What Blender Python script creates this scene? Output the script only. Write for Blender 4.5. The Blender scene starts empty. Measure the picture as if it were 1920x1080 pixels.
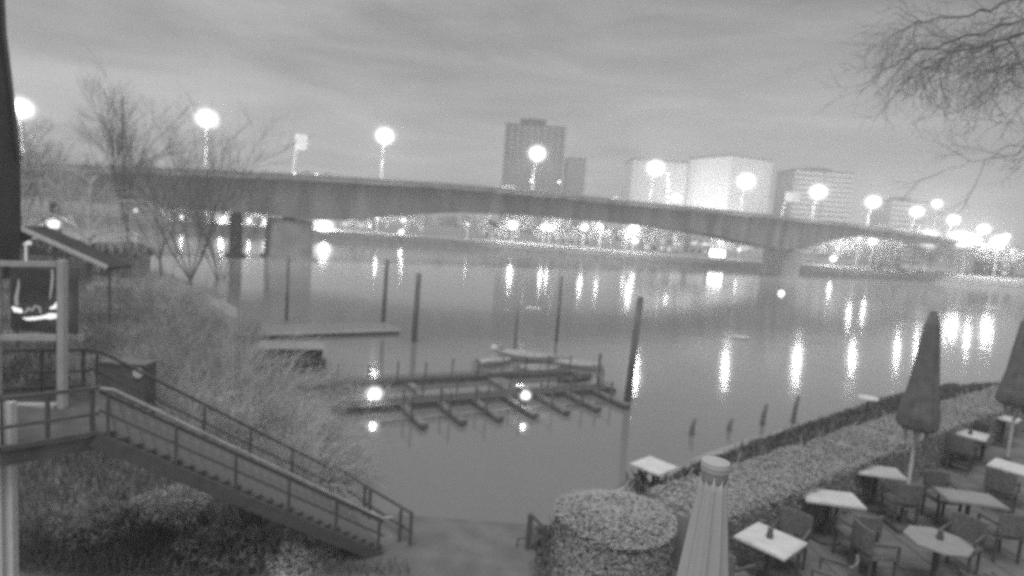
import bpy, math, random
from mathutils import Matrix, Vector, noise as mnoise
sc = bpy.context.scene
COL = sc.collection
R = math.radians

# ------------------------------------------------------------------ camera
F_PX = 1131.0
PITCH, ROLL, CAM_H = R(6.1), R(4.3), 11.0
cam = bpy.data.objects.new('camera', bpy.data.cameras.new('camera'))
COL.objects.link(cam)
CM = Matrix.Rotation(math.pi/2-PITCH, 3, 'X') @ Matrix.Rotation(ROLL, 3, 'Z')
CP = Vector((0, 0, CAM_H))
cam.matrix_world = Matrix.Translation(CP) @ CM.to_4x4()
cam.data.sensor_width = 36
cam.data.lens = F_PX/1920*36
cam.data.clip_start = .05
cam.data.clip_end = 3000
cam.data.dof.use_dof = True
cam.data.dof.focus_distance = 2.0
cam.data.dof.aperture_fstop = 1.6
sc.camera = cam

# ------------------------------------------------------------------ sky and light
w = bpy.data.worlds.new('World'); sc.world = w; w.use_nodes = True
nt = w.node_tree; N = nt.nodes; L = nt.links; N.clear()
out = N.new('ShaderNodeOutputWorld'); bg = N.new('ShaderNodeBackground')
sky = N.new('ShaderNodeTexSky'); sky.sky_type = 'NISHITA'; sky.sun_disc = False
SUN_EL, SUN_ROT = R(68), R(200)
sky.sun_elevation = SUN_EL; sky.sun_rotation = SUN_ROT
bw = N.new('ShaderNodeRGBToBW'); L.new(sky.outputs[0], bw.inputs[0])
tc = N.new('ShaderNodeTexCoord')
mp = N.new('ShaderNodeMapping'); mp.inputs['Scale'].default_value = (1.6, 1.6, 9)
mp.inputs['Rotation'].default_value = (R(3), R(4), 0)
L.new(tc.outputs['Generated'], mp.inputs[0])
n1 = N.new('ShaderNodeTexNoise'); n1.inputs['Scale'].default_value = 1.7
n1.inputs['Detail'].default_value = 7; n1.inputs['Roughness'].default_value = .55
n1.inputs['Distortion'].default_value = .4
L.new(mp.outputs[0], n1.inputs['Vector'])
cr = N.new('ShaderNodeValToRGB')
cr.color_ramp.elements[0].position = .33; cr.color_ramp.elements[0].color = (.30, .30, .30, 1)
cr.color_ramp.elements[1].position = .70; cr.color_ramp.elements[1].color = (.58, .58, .58, 1)
L.new(n1.outputs[0], cr.inputs[0])
mul = N.new('ShaderNodeMath'); mul.operation = 'MULTIPLY'; mul.inputs[1].default_value = .012
L.new(bw.outputs[0], mul.inputs[0])
add = N.new('ShaderNodeMath'); add.operation = 'ADD'
L.new(mul.outputs[0], add.inputs[0]); L.new(cr.outputs[0], add.inputs[1])
sx = N.new('ShaderNodeSeparateXYZ'); L.new(tc.outputs['Generated'], sx.inputs[0])
gl = N.new('ShaderNodeMath'); gl.operation = 'MULTIPLY_ADD'; gl.inputs[1].default_value = -.36; gl.inputs[2].default_value = 1.0
L.new(sx.outputs[0], gl.inputs[0])
gm2 = N.new('ShaderNodeMath'); gm2.operation = 'MULTIPLY'; L.new(add.outputs[0], gm2.inputs[0]); L.new(gl.outputs[0], gm2.inputs[1])
L.new(gm2.outputs[0], bg.inputs[0]); bg.inputs[1].default_value = .72
L.new(bg.outputs[0], out.inputs[0])

sun = bpy.data.objects.new('sun', bpy.data.lights.new('sun', 'SUN')); COL.objects.link(sun)
sun.data.energy = 1.5; sun.data.angle = R(40)
sd = Vector((math.sin(SUN_ROT)*math.cos(SUN_EL), math.cos(SUN_ROT)*math.cos(SUN_EL), math.sin(SUN_EL)))
sun.rotation_euler = sd.to_track_quat('Z', 'Y').to_euler()
sc.view_settings.view_transform = 'Standard'; sc.view_settings.look = 'None'
sc.view_settings.exposure = 0; sc.view_settings.gamma = 1; sc.view_settings.use_curve_mapping = False
sc.render.engine = 'CYCLES'
cy = sc.cycles
cy.use_denoising = False
cy.max_bounces = 6; cy.diffuse_bounces = 2; cy.glossy_bounces = 3; cy.transmission_bounces = 4
cy.transparent_max_bounces = 6; cy.volume_bounces = 1
cy.sample_clamp_indirect = 2.0; cy.sample_clamp_direct = 20
cy.caustics_reflective = False; cy.caustics_refractive = False
cy.pixel_filter_type = 'BLACKMAN_HARRIS'; cy.filter_width = 2.4

# ------------------------------------------------------------------ placement helpers (pixels of the survey photo -> metres)
def ray(px, py): return CM @ Vector(((px-960)/F_PX, -(py-540)/F_PX, -1))
def on_z(px, py, z):
    d = ray(px, py); return CP + d*((z-CAM_H)/d.z)
def on_y(px, py, Y):
    d = ray(px, py); return CP + d*(Y/d.y)

# ------------------------------------------------------------------ materials
MATS = {}
def mat(name, val, rough=.85, var=.25, scale=3.0, bump=.0, spec=.3, metal=0.0, emit=0.0, stretch=None, detail=5, streak=0):
    if name in MATS: return MATS[name]
    m = bpy.data.materials.new(name); m.use_nodes = True; t = m.node_tree; n = t.nodes; l = t.links
    b = n['Principled BSDF']; b.inputs['Roughness'].default_value = rough
    b.inputs['Specular IOR Level'].default_value = spec; b.inputs['Metallic'].default_value = metal
    b.inputs['Base Color'].default_value = (val, val, val, 1)
    if var > 0:
        c = n.new('ShaderNodeTexCoord'); mpp = n.new('ShaderNodeMapping')
        mpp.inputs['Scale'].default_value = stretch or (1, 1, 1)
        nz = n.new('ShaderNodeTexNoise'); nz.inputs['Scale'].default_value = scale; nz.inputs['Detail'].default_value = detail
        l.new(c.outputs['Object'], mpp.inputs[0]); l.new(mpp.outputs[0], nz.inputs['Vector'])
        r = n.new('ShaderNodeValToRGB'); a, bb = val*(1-var), val*(1+var)
        r.color_ramp.elements[0].position = .3; r.color_ramp.elements[0].color = (a, a, a, 1)
        r.color_ramp.elements[1].position = .7; r.color_ramp.elements[1].color = (bb, bb, bb, 1)
        l.new(nz.outputs[0], r.inputs[0]); l.new(r.outputs[0], b.inputs['Base Color'])
        if bump:
            bp = n.new('ShaderNodeBump'); bp.inputs['Strength'].default_value = bump; bp.inputs['Distance'].default_value = .05
            l.new(nz.outputs[0], bp.inputs['Height']); l.new(bp.outputs[0], b.inputs['Normal'])
    if emit:
        b.inputs['Emission Color'].default_value = (1, 1, 1, 1); b.inputs['Emission Strength'].default_value = emit
    MATS[name] = m; return m

def glow(name, strength):
    if name in MATS: return MATS[name]
    m = bpy.data.materials.new(name); m.use_nodes = True; t = m.node_tree; t.nodes.clear()
    o = t.nodes.new('ShaderNodeOutputMaterial'); e = t.nodes.new('ShaderNodeEmission')
    e.inputs[1].default_value = strength; t.links.new(e.outputs[0], o.inputs[0])
    MATS[name] = m; return m

def water_mat():
    m = bpy.data.materials.new('river water'); m.use_nodes = True; t = m.node_tree; n = t.nodes; l = t.links
    b = n['Principled BSDF']
    b.inputs['Base Color'].default_value = (.23, .23, .23, 1); b.inputs['Roughness'].default_value = .07
    b.inputs['IOR'].default_value = 1.45
    c = n.new('ShaderNodeTexCoord')
    prev = None
    for sx, sy, scl, st, dist in ((.34, 1.9, 1.0, .45, .027), (.7, 1.3, 4.0, .3, .009), (.8, 1.4, .12, .4, .06)):
        mpp = n.new('ShaderNodeMapping'); mpp.inputs['Scale'].default_value = (sx, sy, 1)
        nz = n.new('ShaderNodeTexNoise'); nz.inputs['Scale'].default_value = scl; nz.inputs['Detail'].default_value = 3
        l.new(c.outputs['Object'], mpp.inputs[0]); l.new(mpp.outputs[0], nz.inputs['Vector'])
        bp = n.new('ShaderNodeBump'); bp.inputs['Strength'].default_value = st; bp.inputs['Distance'].default_value = dist
        l.new(nz.outputs[0], bp.inputs['Height'])
        if prev: l.new(prev.outputs[0], bp.inputs['Normal'])
        prev = bp
    l.new(prev.outputs[0], b.inputs['Normal'])
    # patches of calm and rippled water
    n2 = n.new('ShaderNodeTexNoise'); n2.inputs['Scale'].default_value = .05; n2.inputs['Detail'].default_value = 3
    l.new(c.outputs['Object'], n2.inputs['Vector'])
    r = n.new('ShaderNodeMapRange'); r.inputs[1].default_value = .35; r.inputs[2].default_value = .65
    r.inputs[3].default_value = .02; r.inputs[4].default_value = .06
    l.new(n2.outputs[0], r.inputs[0]); l.new(r.outputs[0], b.inputs['Roughness'])
    return m

M_WATER = water_mat()
M_EARTH = mat('dark damp earth', .32, .95, .35, .7, .4)
M_BED = mat('river bed', .05, .9, .2, 1)
M_CONC = mat('bridge concrete', .36, .9, .32, .25, .1, stretch=(1, 1, .25))
M_CONC2 = mat('pale concrete', .42, .9, .18, .4, .1)
M_ASPH = mat('asphalt', .08, .9, .2, 2)
M_DMETAL = mat('dark painted metal', .16, .8, .15, 4, spec=.2)
M_STEEL = mat('galvanised steel', .35, .35, .15, 6, metal=.7)
M_POLE = mat('lamp pole paint', .75, .6, .1, 5)
M_PALE = mat('pale painted metal', .7, .5, .08, 5)
M_WOODD = mat('dark wet timber', .21, .8, .35, 3, .3, stretch=(1, 1, .2))
M_PLANK = mat('weathered planks', .11, .85, .35, 4, .2)
M_PLANKP = mat('pale planks', .24, .85, .25, 4, .2)
M_BARK = mat('bark', .10, .95, .3, 5)
M_TWIG = mat('bare twigs', .34, .95, .3, 2)
M_TWIGP = mat('pale dry twigs', .6, .95, .3, 1.5)
M_TWIGM = mat('dry reeds and brush', .42, .95, .35, 1.2)
M_LEAF = mat('hedge leaves', .44, .9, .12, 2)
M_LEAFD = mat('hedge core', .40, .9, .15, 4)
M_TABLE2 = mat('grey table top', .36, .6, .1, 8)
M_TABLE = mat('white table top', .74, .6, .12, 5)
M_FABD = mat('dark parasol cloth', .23, .95, .2, 6)
M_FABP = mat('pale parasol cloth', .50, .9, .07, 9, stretch=(1, 1, .1))
M_RATTAN = mat('dark rattan', .21, .8, .3, 20)
M_PAVE = mat('terrace paving', .22, .85, .25, 1.5, .2)
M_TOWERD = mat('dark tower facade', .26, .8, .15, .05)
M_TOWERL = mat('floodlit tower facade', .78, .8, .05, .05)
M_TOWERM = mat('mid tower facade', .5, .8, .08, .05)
M_BAND = mat('pale balcony band', .62, .8, .05, .1)
M_WALLF = mat('far house wall', .35, .85, .15, .3)
M_ROOF = mat('dark roof', .07, .85, .2, 1)
M_ROOFP = mat('pale roof sheet', .28, .7, .15, 1)
M_QUAY = mat('quay wall stone', .15, .9, .3, .5, .3)
M_PROM = mat('promenade paving', .38, .9, .2, .5)
M_BOAT = mat('pale hull', .5, .5, .1, 2)
M_BOATC = mat('boat tarpaulin', .45, .8, .25, 2)
M_GLASSD = mat('dark window glass', .03, .1, 0, spec=.5)
M_LITWIN = glow('lit window', 2.2)
M_SOFT = glow('soft lit window', .9)

# ------------------------------------------------------------------ mesh builder
class MB:
    def __init__(s): s.v = []; s.f = []
    def box(s, c, size, rz=0.0, ax=None):
        c = Vector(c); hx, hy, hz = size[0]/2, size[1]/2, size[2]/2
        if ax is None: ax = Matrix.Rotation(rz, 3, 'Z')
        i = len(s.v)
        for dx in (-hx, hx):
            for dy in (-hy, hy):
                for dz in (-hz, hz): s.v.append(tuple(c + ax @ Vector((dx, dy, dz))))
        for q in ((0,1,3,2),(4,6,7,5),(0,4,5,1),(2,3,7,6),(0,2,6,4),(1,5,7,3)): s.f.append(tuple(i+k for k in q))
        return s
    def bar(s, a, b, wd, ht=None, up=(0,0,1)):
        a = Vector(a); b = Vector(b); d = b-a; ln = d.length
        if ln < 1e-6: return s
        x = d/ln; u = Vector(up)
        y = u.cross(x)
        if y.length < 1e-4: y = Vector((1,0,0)).cross(x)
        y.normalize(); z = x.cross(y)
        ax = Matrix((x, y, z)).transposed()
        return s.box((a+b)/2, (ln, wd, ht or wd), ax=ax)
    def tube(s, pts, rad, n=6, cap=True):
        pts = [Vector(p) for p in pts]; base = len(s.v); m = len(pts)
        if not hasattr(rad, '__len__'): rad = [rad]*m
        d0 = (pts[-1]-pts[0]); ref = Vector((0,0,1)) if abs(d0.normalized().z) < .9 else Vector((1,0,0))
        for k, p in enumerate(pts):
            d = (pts[min(k+1, m-1)]-pts[max(k-1, 0)]).normalized()
            a = d.cross(ref)
            if a.length < 1e-3: a = d.cross(Vector((0,1,0)))
            a.normalize(); b = d.cross(a)
            for j in range(n):
                t = 2*math.pi*j/n
                s.v.append(tuple(p + (a*math.cos(t)+b*math.sin(t))*rad[k]))
        for k in range(m-1):
            for j in range(n):
                j2 = (j+1) % n
                s.f.append((base+k*n+j, base+k*n+j2, base+(k+1)*n+j2, base+(k+1)*n+j))
        if cap:
            s.f.append(tuple(base+j for j in reversed(range(n)))); s.f.append(tuple(base+(m-1)*n+j for j in range(n)))
        return s
    def lathe(s, prof, n=24, c=(0,0,0), mod=None):
        c = Vector(c); base = len(s.v); m = len(prof)
        for k, (r, z) in enumerate(prof):
            for j in range(n):
                t = 2*math.pi*j/n; rr = r*(1 if mod is None else mod(t, k))
                s.v.append((c.x+rr*math.cos(t), c.y+rr*math.sin(t), c.z+z))
        for k in range(m-1):
            for j in range(n):
                j2 = (j+1) % n
                s.f.append((base+k*n+j, base+k*n+j2, base+(k+1)*n+j2, base+(k+1)*n+j))
        s.f.append(tuple(base+j for j in reversed(range(n)))); s.f.append(tuple(base+(m-1)*n+j for j in range(n)))
        return s
    def ball(s, c, r, sz=1.0, n=14, m=8):
        c = Vector(c)
        prof = [(r*math.sin(math.pi*(k+.15)/(m+.3)), -r*sz*math.cos(math.pi*(k+.15)/(m+.3))) for k in range(m+1)]
        return s.lathe(prof, n, c)
    def prism(s, pts, a, b):  # pts: polygon in a plane (3D), extruded by vector b-a
        i = len(s.v); n = len(pts); e = Vector(b)-Vector(a)
        for p in pts: s.v.append(tuple(Vector(p)))
        for p in pts: s.v.append(tuple(Vector(p)+e))
        s.f.append(tuple(i+k for k in reversed(range(n)))); s.f.append(tuple(i+n+k for k in range(n)))
        for k in range(n):
            k2 = (k+1) % n; s.f.append((i+k, i+k2, i+n+k2, i+n+k))
        return s
    def quad(s, c, u, v):
        i = len(s.v); c = Vector(c)
        for a, b in ((-1,-1),(1,-1),(1,1),(-1,1)): s.v.append(tuple(c+u*a+v*b))
        s.f.append((i, i+1, i+2, i+3)); return s
    def mesh(s, name, m, smooth=False):
        me = bpy.data.meshes.new(name); me.from_pydata(s.v, [], s.f); me.update()
        if smooth: me.polygons.foreach_set('use_smooth', [True]*len(me.polygons))
        me.materials.append(m); return me
    def obj(s, name, m, parent=None, smooth=False, loc=None):
        return link(name, s.mesh(name, m, smooth), parent, loc)

def link(name, me, parent=None, loc=None, rz=0, scale=None):
    o = bpy.data.objects.new(name, me); COL.objects.link(o)
    if parent: o.parent = parent
    if loc is not None: o.location = loc
    if rz: o.rotation_euler.z = rz
    if scale is not None: o.scale = (scale,)*3 if not hasattr(scale, '__len__') else scale
    return o
def tag(o, label=None, cat=None, group=None, kind=None):
    if label: o['label'] = label
    if cat: o['category'] = cat
    if group: o['group'] = group
    if kind: o['kind'] = kind
    return o
def thing(name, label, cat, loc=(0,0,0), rz=0, group=None):
    o = bpy.data.objects.new(name, None); COL.objects.link(o); o.location = loc; o.rotation_euler.z = rz
    o.empty_display_size = .2
    return tag(o, label, cat, group)
def copy_thing(root, loc, rz, label, group=None, scale=None):
    r = root.copy(); COL.objects.link(r); r.location = loc; r.rotation_euler.z = rz; r['label'] = label
    if scale is not None: r.scale = (scale,)*3
    if group: r['group'] = group
    for ch in list(root.children):
        c = ch.copy(); COL.objects.link(c); c.parent = r
        for g in list(ch.children):
            d = g.copy(); COL.objects.link(d); d.parent = c
    return r

# ================================================================== THE SETTING
SHORE = [(-260,150),(-150,128),(-76,102.6),(-53.7,84.9),(-48.5,82.5),(-37.8,73.1),(-28.4,62.7),(-22.5,49),(-17.5,38.2),
         (-10.2,29.5),(-7.6,27.0),(-6.2,22.5),(-4.6,18.9),(1.4,18.3),(3.5,23.5),(10.3,30.0),(17.7,36.0),(24.8,41.9),(32.6,47.4),(45.8,53.6),(90,64),(260,75)]
TERR = [(.98,9.0),(3.9,10.25),(10.3,15.3),(16.4,19.3),(34,30)]
_a = on_z(1227, 872, 5.55); _b = on_y(1227, 914, _a.y); MOUND = (_a.x, _a.y, _b.z-.02)
def sdist(x, y, pl):
    best = 1e9; sg = 1
    for (ax, ay), (bx, by) in zip(pl, pl[1:]):
        dx, dy = bx-ax, by-ay; t = max(0, min(1, ((x-ax)*dx+(y-ay)*dy)/(dx*dx+dy*dy)))
        qx, qy = ax+dx*t-x, ay+dy*t-y; d = qx*qx+qy*qy
        if d < best-1e-9: best = d; sg = 1 if (dx*(y-ay)-dy*(x-ax)) < 0 else -1
    return math.sqrt(best)*sg
def zland(x, y):
    d = sdist(x, y, SHORE)
    quay = -7 < x < 3 and y < 19.5
    if d < 0: return max(-2.0, (1.2 if quay else .45)*d - .05)
    sm = min(1, d/(.35 if quay else 3.5)); z = 1.5*sm*sm*(3-2*sm)
    if x > 1:
        dt = sdist(x, y, TERR)
        zr = 5.3*max(0, 1-max(0, -dt)/19.0)*max(0, min(1, (x-2.3)/2.5))*min(1, d/6)
        z = max(z, zr)
    z += .18*mnoise.noise(Vector((x*.35, y*.35, 0)))*min(1, d/4) * (0 if quay and x > -6 else 1)
    if x < -40: z += min(2.5, max(0, d-8)*.05)
    m = MOUND; e = math.exp(-((x-m[0])**2+(y-m[1])**2)/1.1); z = z*(1-min(1,1.3*e))+m[2]*min(1,1.3*e)
    return z
def axis(vals):
    o = []
    for a, b, st in vals:
        n = max(1, round((b-a)/st)); o += [a+(b-a)*k/n for k in range(n)]
    return o+[vals[-1][1]]
def build_ground():
    xs = axis([(-300,-90,12),(-90,-30,3),(-30,-9,1.0),(-9,4,.35),(4,40,1.0),(40,120,5),(120,300,20)])
    ys = axis([(-40,6,4),(6,24,.35),(24,62,1.0),(62,110,3),(110,160,5)])
    v = []; f = []
    for y in ys:
        for x in xs: v.append((x, y, zland(x, y)))
    nx = len(xs)
    for j in range(len(ys)-1):
        for i in range(nx-1): f.append((j*nx+i, j*nx+i+1, (j+1)*nx+i+1, (j+1)*nx+i))
    me = bpy.data.meshes.new('ground'); me.from_pydata(v, [], f); me.update()
    me.polygons.foreach_set('use_smooth', [True]*len(f)); me.materials.append(M_EARTH)
    tag(link('ground', me), kind='structure')
build_ground()
b = MB(); b.box((100, 200, -2.6), (1000, 800, .4)); tag(b.obj('river_bed', M_BED), kind='structure')
me = bpy.data.meshes.new('water'); me.from_pydata([(-380,-38,0),(580,-38,0),(580,262,0),(-380,262,0)], [], [(0,1,2,3)]); me.materials.append(M_WATER)
tag(link('water', me), kind='structure')

# far bank: sloping quay, then promenade and land behind
FB = [(-380,196),(-126,213),(-60,232),(-1,243),(47,231),(125,247),(206,247),(580,252)]
def bank_strip(name, offs, m):
    v = []; f = []; k = len(offs)
    for (x, y) in FB:
        for (dy, z) in offs: v.append((x, y+dy, z))
    for i in range(len(FB)-1):
        for j in range(k-1): f.append((i*k+j, (i+1)*k+j, (i+1)*k+j+1, i*k+j+1))
    me = bpy.data.meshes.new(name); me.from_pydata(v, [], f); me.update(); me.materials.append(m)
    return tag(link(name, me), kind='structure')
bank_strip('quay_wall', [(-1,-2),(0,0),(1.2,1.3),(2.2,1.4),(4,3.0)], M_QUAY)
bank_strip('promenade', [(4,3.0),(11,3.1)], M_PROM)
bank_strip('far_ground', [(11,3.1),(16,3.3),(60,4.2),(330,5.5)], mat('far grass', .3, .95, .25, .1))

def zfar(Y=0): return 3.15
TB = MB()
terr_pts = TERR + [(34,-14),(.98,-14)]
TB.prism([(x, y, 1.0) for x, y in reversed(terr_pts)], (0,0,0), (0,0,5.0))
tag(TB.obj('terrace', M_PAVE), kind='structure')
# terrace paving slabs that one can make out, laid 4 mm above
slab = MB(); slab.box((0,0,.004), (.58,.58,.03)); slab_me = slab.mesh('paving_slab', mat('paving slab', .22, .85, .2, 2, .2))
terr_o = bpy.data.objects['terrace']; rs = random.Random(4); cnt = 0
for i in range(60):
    for j in range(60):
        x, y = 2.6+i*.6, 5.8+j*.6
        if cnt < 290 and sdist(x, y, TERR) > 1.6 and x < 2.6+1.05*y and y < 14.5 and x < 13:
            link('paving_slab', slab_me, terr_o, (x, y, 6.0+rs.uniform(-.003,.003))); cnt += 1

# ================================================================== BRIDGE
BX, BY = -86.0, 101.3; DX, DY = .873, .487; PXn, PYn = -.487, .873
def bp(s, off=0.0, z=0.0): return Vector((BX+DX*s+PXn*off, BY+DY*s+PYn*off, z))
def on_bridge(px, py, off=0.0):
    d = ray(px, py); nx, ny = -DY, DX
    t = (nx*(BX+PXn*off)+ny*(BY+PYn*off))/(nx*d.x+ny*d.y); q = CP+d*t
    return (q.x-BX)*DX+(q.y-BY)*DY, q.z
TOPZ = [(-80,11),(-30,13),(2.5,14.35),(17,15.36),(46,17.0),(64,17.72),(81,18.35),(103,18.7),(130,18.8),(157,19.0),(200,19.25),(235,19.3),(270,18.6),(320,17),(420,13),(520,9)]
SOFZ = [(-80,8.2),(-30,8.6),(18,9.0),(40,9.1),(49,8.5),(55,8.8),(63,9.9),(72,11.3),(82,12.5),(99,13.2),(116,13.45),(135,13.45),(150,13.1),(165,12.4),(178,11.2),(190,9.9),(199,9.3),(207,9.3),(212,10.2),(219,12.0),(228,14.0),(238,15.4),(255,16.2),(320,14.8),(420,11),(520,7)]
def interp(tab, s):
    for (a, za), (b_, zb) in zip(tab, tab[1:]):
        if s <= b_: return za+(zb-za)*max(0, (s-a)/(b_-a))
    return tab[-1][1]
W_BR = 15.0
br = thing('road_bridge', 'long grey concrete road bridge with haunched girder crossing the whole river', 'bridge')
ss = [-80+4*k for k in range(151)]
g = MB()
for s in ss:
    zt, zs = interp(TOPZ, s), interp(SOFZ, s)
    for off, z in ((-1.2, zt), (-1.2, zt-.55), (0, zt-.8), (0.3, zs), (W_BR-3.3, zs), (W_BR-3, zt-.8), (W_BR-1.8, zt-.55), (W_BR-1.8, zt)):
        g.v.append(tuple(bp(s, off+ .6, z)))
for i in range(len(ss)-1):
    for j in range(8):
        j2 = (j+1) % 8; g.f.append((i*8+j, (i+1)*8+j, (i+1)*8+j2, i*8+j2))
g.f.append(tuple(range(8))); g.f.append(tuple(reversed(range(len(ss)*8-8, len(ss)*8))))
g.obj('girder', M_CONC, br)
def strip(name, off, zo, wd, ht, m, s0=-80, s1=520):
    b = MB(); prev = None
    sl = [s for s in ss if s0 <= s <= s1]; i0 = len(b.v)
    for s in sl:
        z = interp(TOPZ, s)+zo
        for o_, z_ in ((off-wd/2, z), (off-wd/2, z+ht), (off+wd/2, z+ht), (off+wd/2, z)): b.v.append(tuple(bp(s, o_, z_)))
    for i in range(len(sl)-1):
        for j in range(4):
            j2 = (j+1) % 4; b.f.append((i*4+j, (i+1)*4+j, (i+1)*4+j2, i*4+j2))
    return b.obj(name, m, br)
strip('roadway', W_BR/2, .004, W_BR-3.6, .06, M_ASPH)
strip('parapet', -.53, .0, .14, .62, M_CONC2)
strip('coping', -.55, .624, .24, .10, mat('pale coping', .75, .8, .1, .5))
strip('kerb', .6, .0, .5, .28, M_CONC2)
strip('kerb', W_BR-2.6, .0, .5, .28, M_CONC2)
for off in (-.45, W_BR-1.4):
    strip('handrail', off, .95, .07, .07, M_STEEL)
    strip('guard_rail', off, .5, .05, .12, M_STEEL)
po = MB()
for k in range(120):
    s = -10+2.5*k
    for off in (-.45,): po.bar(bp(s, off, interp(TOPZ, s)), bp(s, off, interp(TOPZ, s)+.96), .06)
tag(po.obj('railing_posts', M_STEEL, br), kind='stuff')
# piers standing in the water: footing, wall pier, bearing block
M_CONCD = mat('dark stained concrete', .09, .9, .2, .4)
def pier(s0, s1, bw=13, foot=.0, label=None, m=None):
    mt_ = m or M_CONC2
    p = thing('bridge_pier', label, 'bridge pier', bp((s0+s1)/2, W_BR/2-.5, -1.5), math.atan2(DY, DX), 'piers under the bridge')
    ln = s1-s0; zs = interp(SOFZ, (s0+s1)/2)
    b = MB(); n = 10; pts = []
    for sgn in (1, -1):
        for k in range(n+1):
            t = math.pi*(k/n)-math.pi/2
            yy = sgn*(bw/2-1.2+1.2*math.cos(t)); xx = sgn*(ln/2*math.sin(t)) * 1
            pts.append((-xx if sgn < 0 and False else xx, yy))
    m = None; b.v = [(x, y, 0) for x, y in pts]+[(x*.94, y*.97, zs+1.5-.9) for x, y in pts]; m = len(pts)
    b.f = [tuple(reversed(range(m))), tuple(range(m, 2*m))]+[(k, (k+1)%m, m+(k+1)%m, m+k) for k in range(m)]
    b.obj('shaft', mt_, p)
    b = MB(); b.box((0,0,zs+1.5-.6), (ln*.9, bw*.92, .45)); b.obj('pier_cap', mt_, p)
    b = MB(); b.box((0,0,1.1), (ln+1.2, bw+1.2, 1.4)); b.obj('footing', mt_, p)
    for k in (-1, 1):
        b = MB(); b.box((0, k*bw*.3, zs+1.5-.2), (1.4, 1.2, .38)); b.obj('bearing', M_DMETAL, p)
    return p
def s_at(px, off=1.0): return on_bridge(px, 470, off)[0]
pier(s_at(507), s_at(589), 12, label='wide pale concrete bridge pier left of centre, near the mooring piles')
pier(s_at(1484), s_at(1508), 12.5, label='wide pale concrete bridge pier on the right, where the deep haunch meets it')
pier(s_at(434), s_at(459), 4, label='dark slim bridge pier rising behind the multi-stemmed bare tree at left', m=M_CONCD)
pier(s_at(82), s_at(104), 4, label='dark slim bridge pier nearest the far left end, behind the willow', m=M_CONCD)

# ---- lamps
def halo(strength):
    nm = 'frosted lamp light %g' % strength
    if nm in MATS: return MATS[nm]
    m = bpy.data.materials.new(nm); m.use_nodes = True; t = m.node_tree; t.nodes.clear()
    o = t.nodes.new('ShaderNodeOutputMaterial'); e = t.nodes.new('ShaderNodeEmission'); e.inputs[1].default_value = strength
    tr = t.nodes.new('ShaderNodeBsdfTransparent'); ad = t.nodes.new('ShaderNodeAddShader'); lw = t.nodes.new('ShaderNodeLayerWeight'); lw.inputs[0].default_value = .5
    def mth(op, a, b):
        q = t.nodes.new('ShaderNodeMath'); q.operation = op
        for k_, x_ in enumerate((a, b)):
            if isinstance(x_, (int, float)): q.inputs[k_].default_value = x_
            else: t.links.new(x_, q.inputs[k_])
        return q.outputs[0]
    c_ = mth('SUBTRACT', 1.0, lw.outputs['Facing'])            # bright core and fading rim paint the glow seen round a lamp
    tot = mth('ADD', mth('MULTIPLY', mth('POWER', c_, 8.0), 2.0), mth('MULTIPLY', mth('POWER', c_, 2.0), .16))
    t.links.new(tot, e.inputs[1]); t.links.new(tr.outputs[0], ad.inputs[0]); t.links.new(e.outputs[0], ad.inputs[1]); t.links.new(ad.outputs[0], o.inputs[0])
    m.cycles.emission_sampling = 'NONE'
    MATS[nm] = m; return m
def halo_me(r, strength):
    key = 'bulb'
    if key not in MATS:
        MATS[key] = MB().ball((0,0,0), 1, .92, 24, 14).mesh('halo_shell', halo(1), True)
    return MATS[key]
def lamp(name, base, head, r, strength, label, group=None, cat='street lamp', arm=True, pm=None):
    base = Vector(base); head = Vector(head)
    t = thing(name, label, cat, base, 0, group)
    b = MB(); h = head.z-base.z
    b.tube([(0,0,0), (0,0,h*.5), (head.x-base.x, head.y-base.y, h-.5*r)], [.22 if h > 6 else .10, .2 if h > 6 else .08, .13 if h > 6 else .06], 8)
    b.lathe([(.22,0),(.22,.25),(.14,.5)] if h > 6 else [(.12,0),(.12,.2),(.08,.3)], 8)
    b.obj('pole', pm or M_STEEL, t)
    o = link('halo_shell', halo_me(1, strength), t, (head.x-base.x, head.y-base.y, h), scale=r*2.3)  # oversized shell added round the lamp to draw its glow
    ld = bpy.data.lights.new('bulb', 'POINT'); ld.energy = 4*math.pi*strength*math.pi*r*r; ld.shadow_soft_size = r*.55
    lo = bpy.data.objects.new('bulb', ld); COL.objects.link(lo); lo.parent = t; lo.location = (head.x-base.x, head.y-base.y, h)
    c = MB(); c.lathe([(.3, .55*r+h), (.3, h+r*.62), (.1, h+r*.68)], 10, (head.x-base.x, head.y-base.y, 0)); c.obj('lamp_cap', M_DMETAL, t)
    return t
BL = [(37,203,17,'leftmost bridge lamp, glowing beside the dark house roof edge'),
      (388,223,18,'bright bridge lamp glowing above the bare tree crowns at left'),
      (722,255,17,'bright bridge lamp on a tall pole just right of the roof-high road sign'),
      (1008,288,17,'bright bridge lamp in front of the dark apartment tower'),
      (1230,315,16,'bright bridge lamp in front of the left floodlit block'),
      (1400,340,15,'bright bridge lamp in front of the right floodlit block with the corner'),
      (1535,360,14,'bright bridge lamp in front of the banded round-roofed tower'),
      (1638,379,12,'bright bridge lamp against open sky, right of the banded tower'),
      (1720,397,10,'bridge lamp beside the low striped block'),
      (1788,412,9,'smaller bridge lamp below the lone high lamp, right of the striped block'),
      (1845,430,9,'bridge lamp second from the far right end of the row'),
      (1888,443,5,'last tiny bridge lamp at the far right end of the row')]
K_HALO = .60
for px, py, rp, lab in BL:
    s, z = on_bridge(px, py, -1.4)
    p = bp(s, -1.4, z); dep = (p-CP).length
    zb = interp(TOPZ, s)
    if z-zb < 5: zb = z-9
    lamp('street_lamp', bp(s, -.35, zb), p, K_HALO*rp*dep/F_PX, 290, lab, 'street lamps along the bridge', pm=M_POLE)
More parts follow.
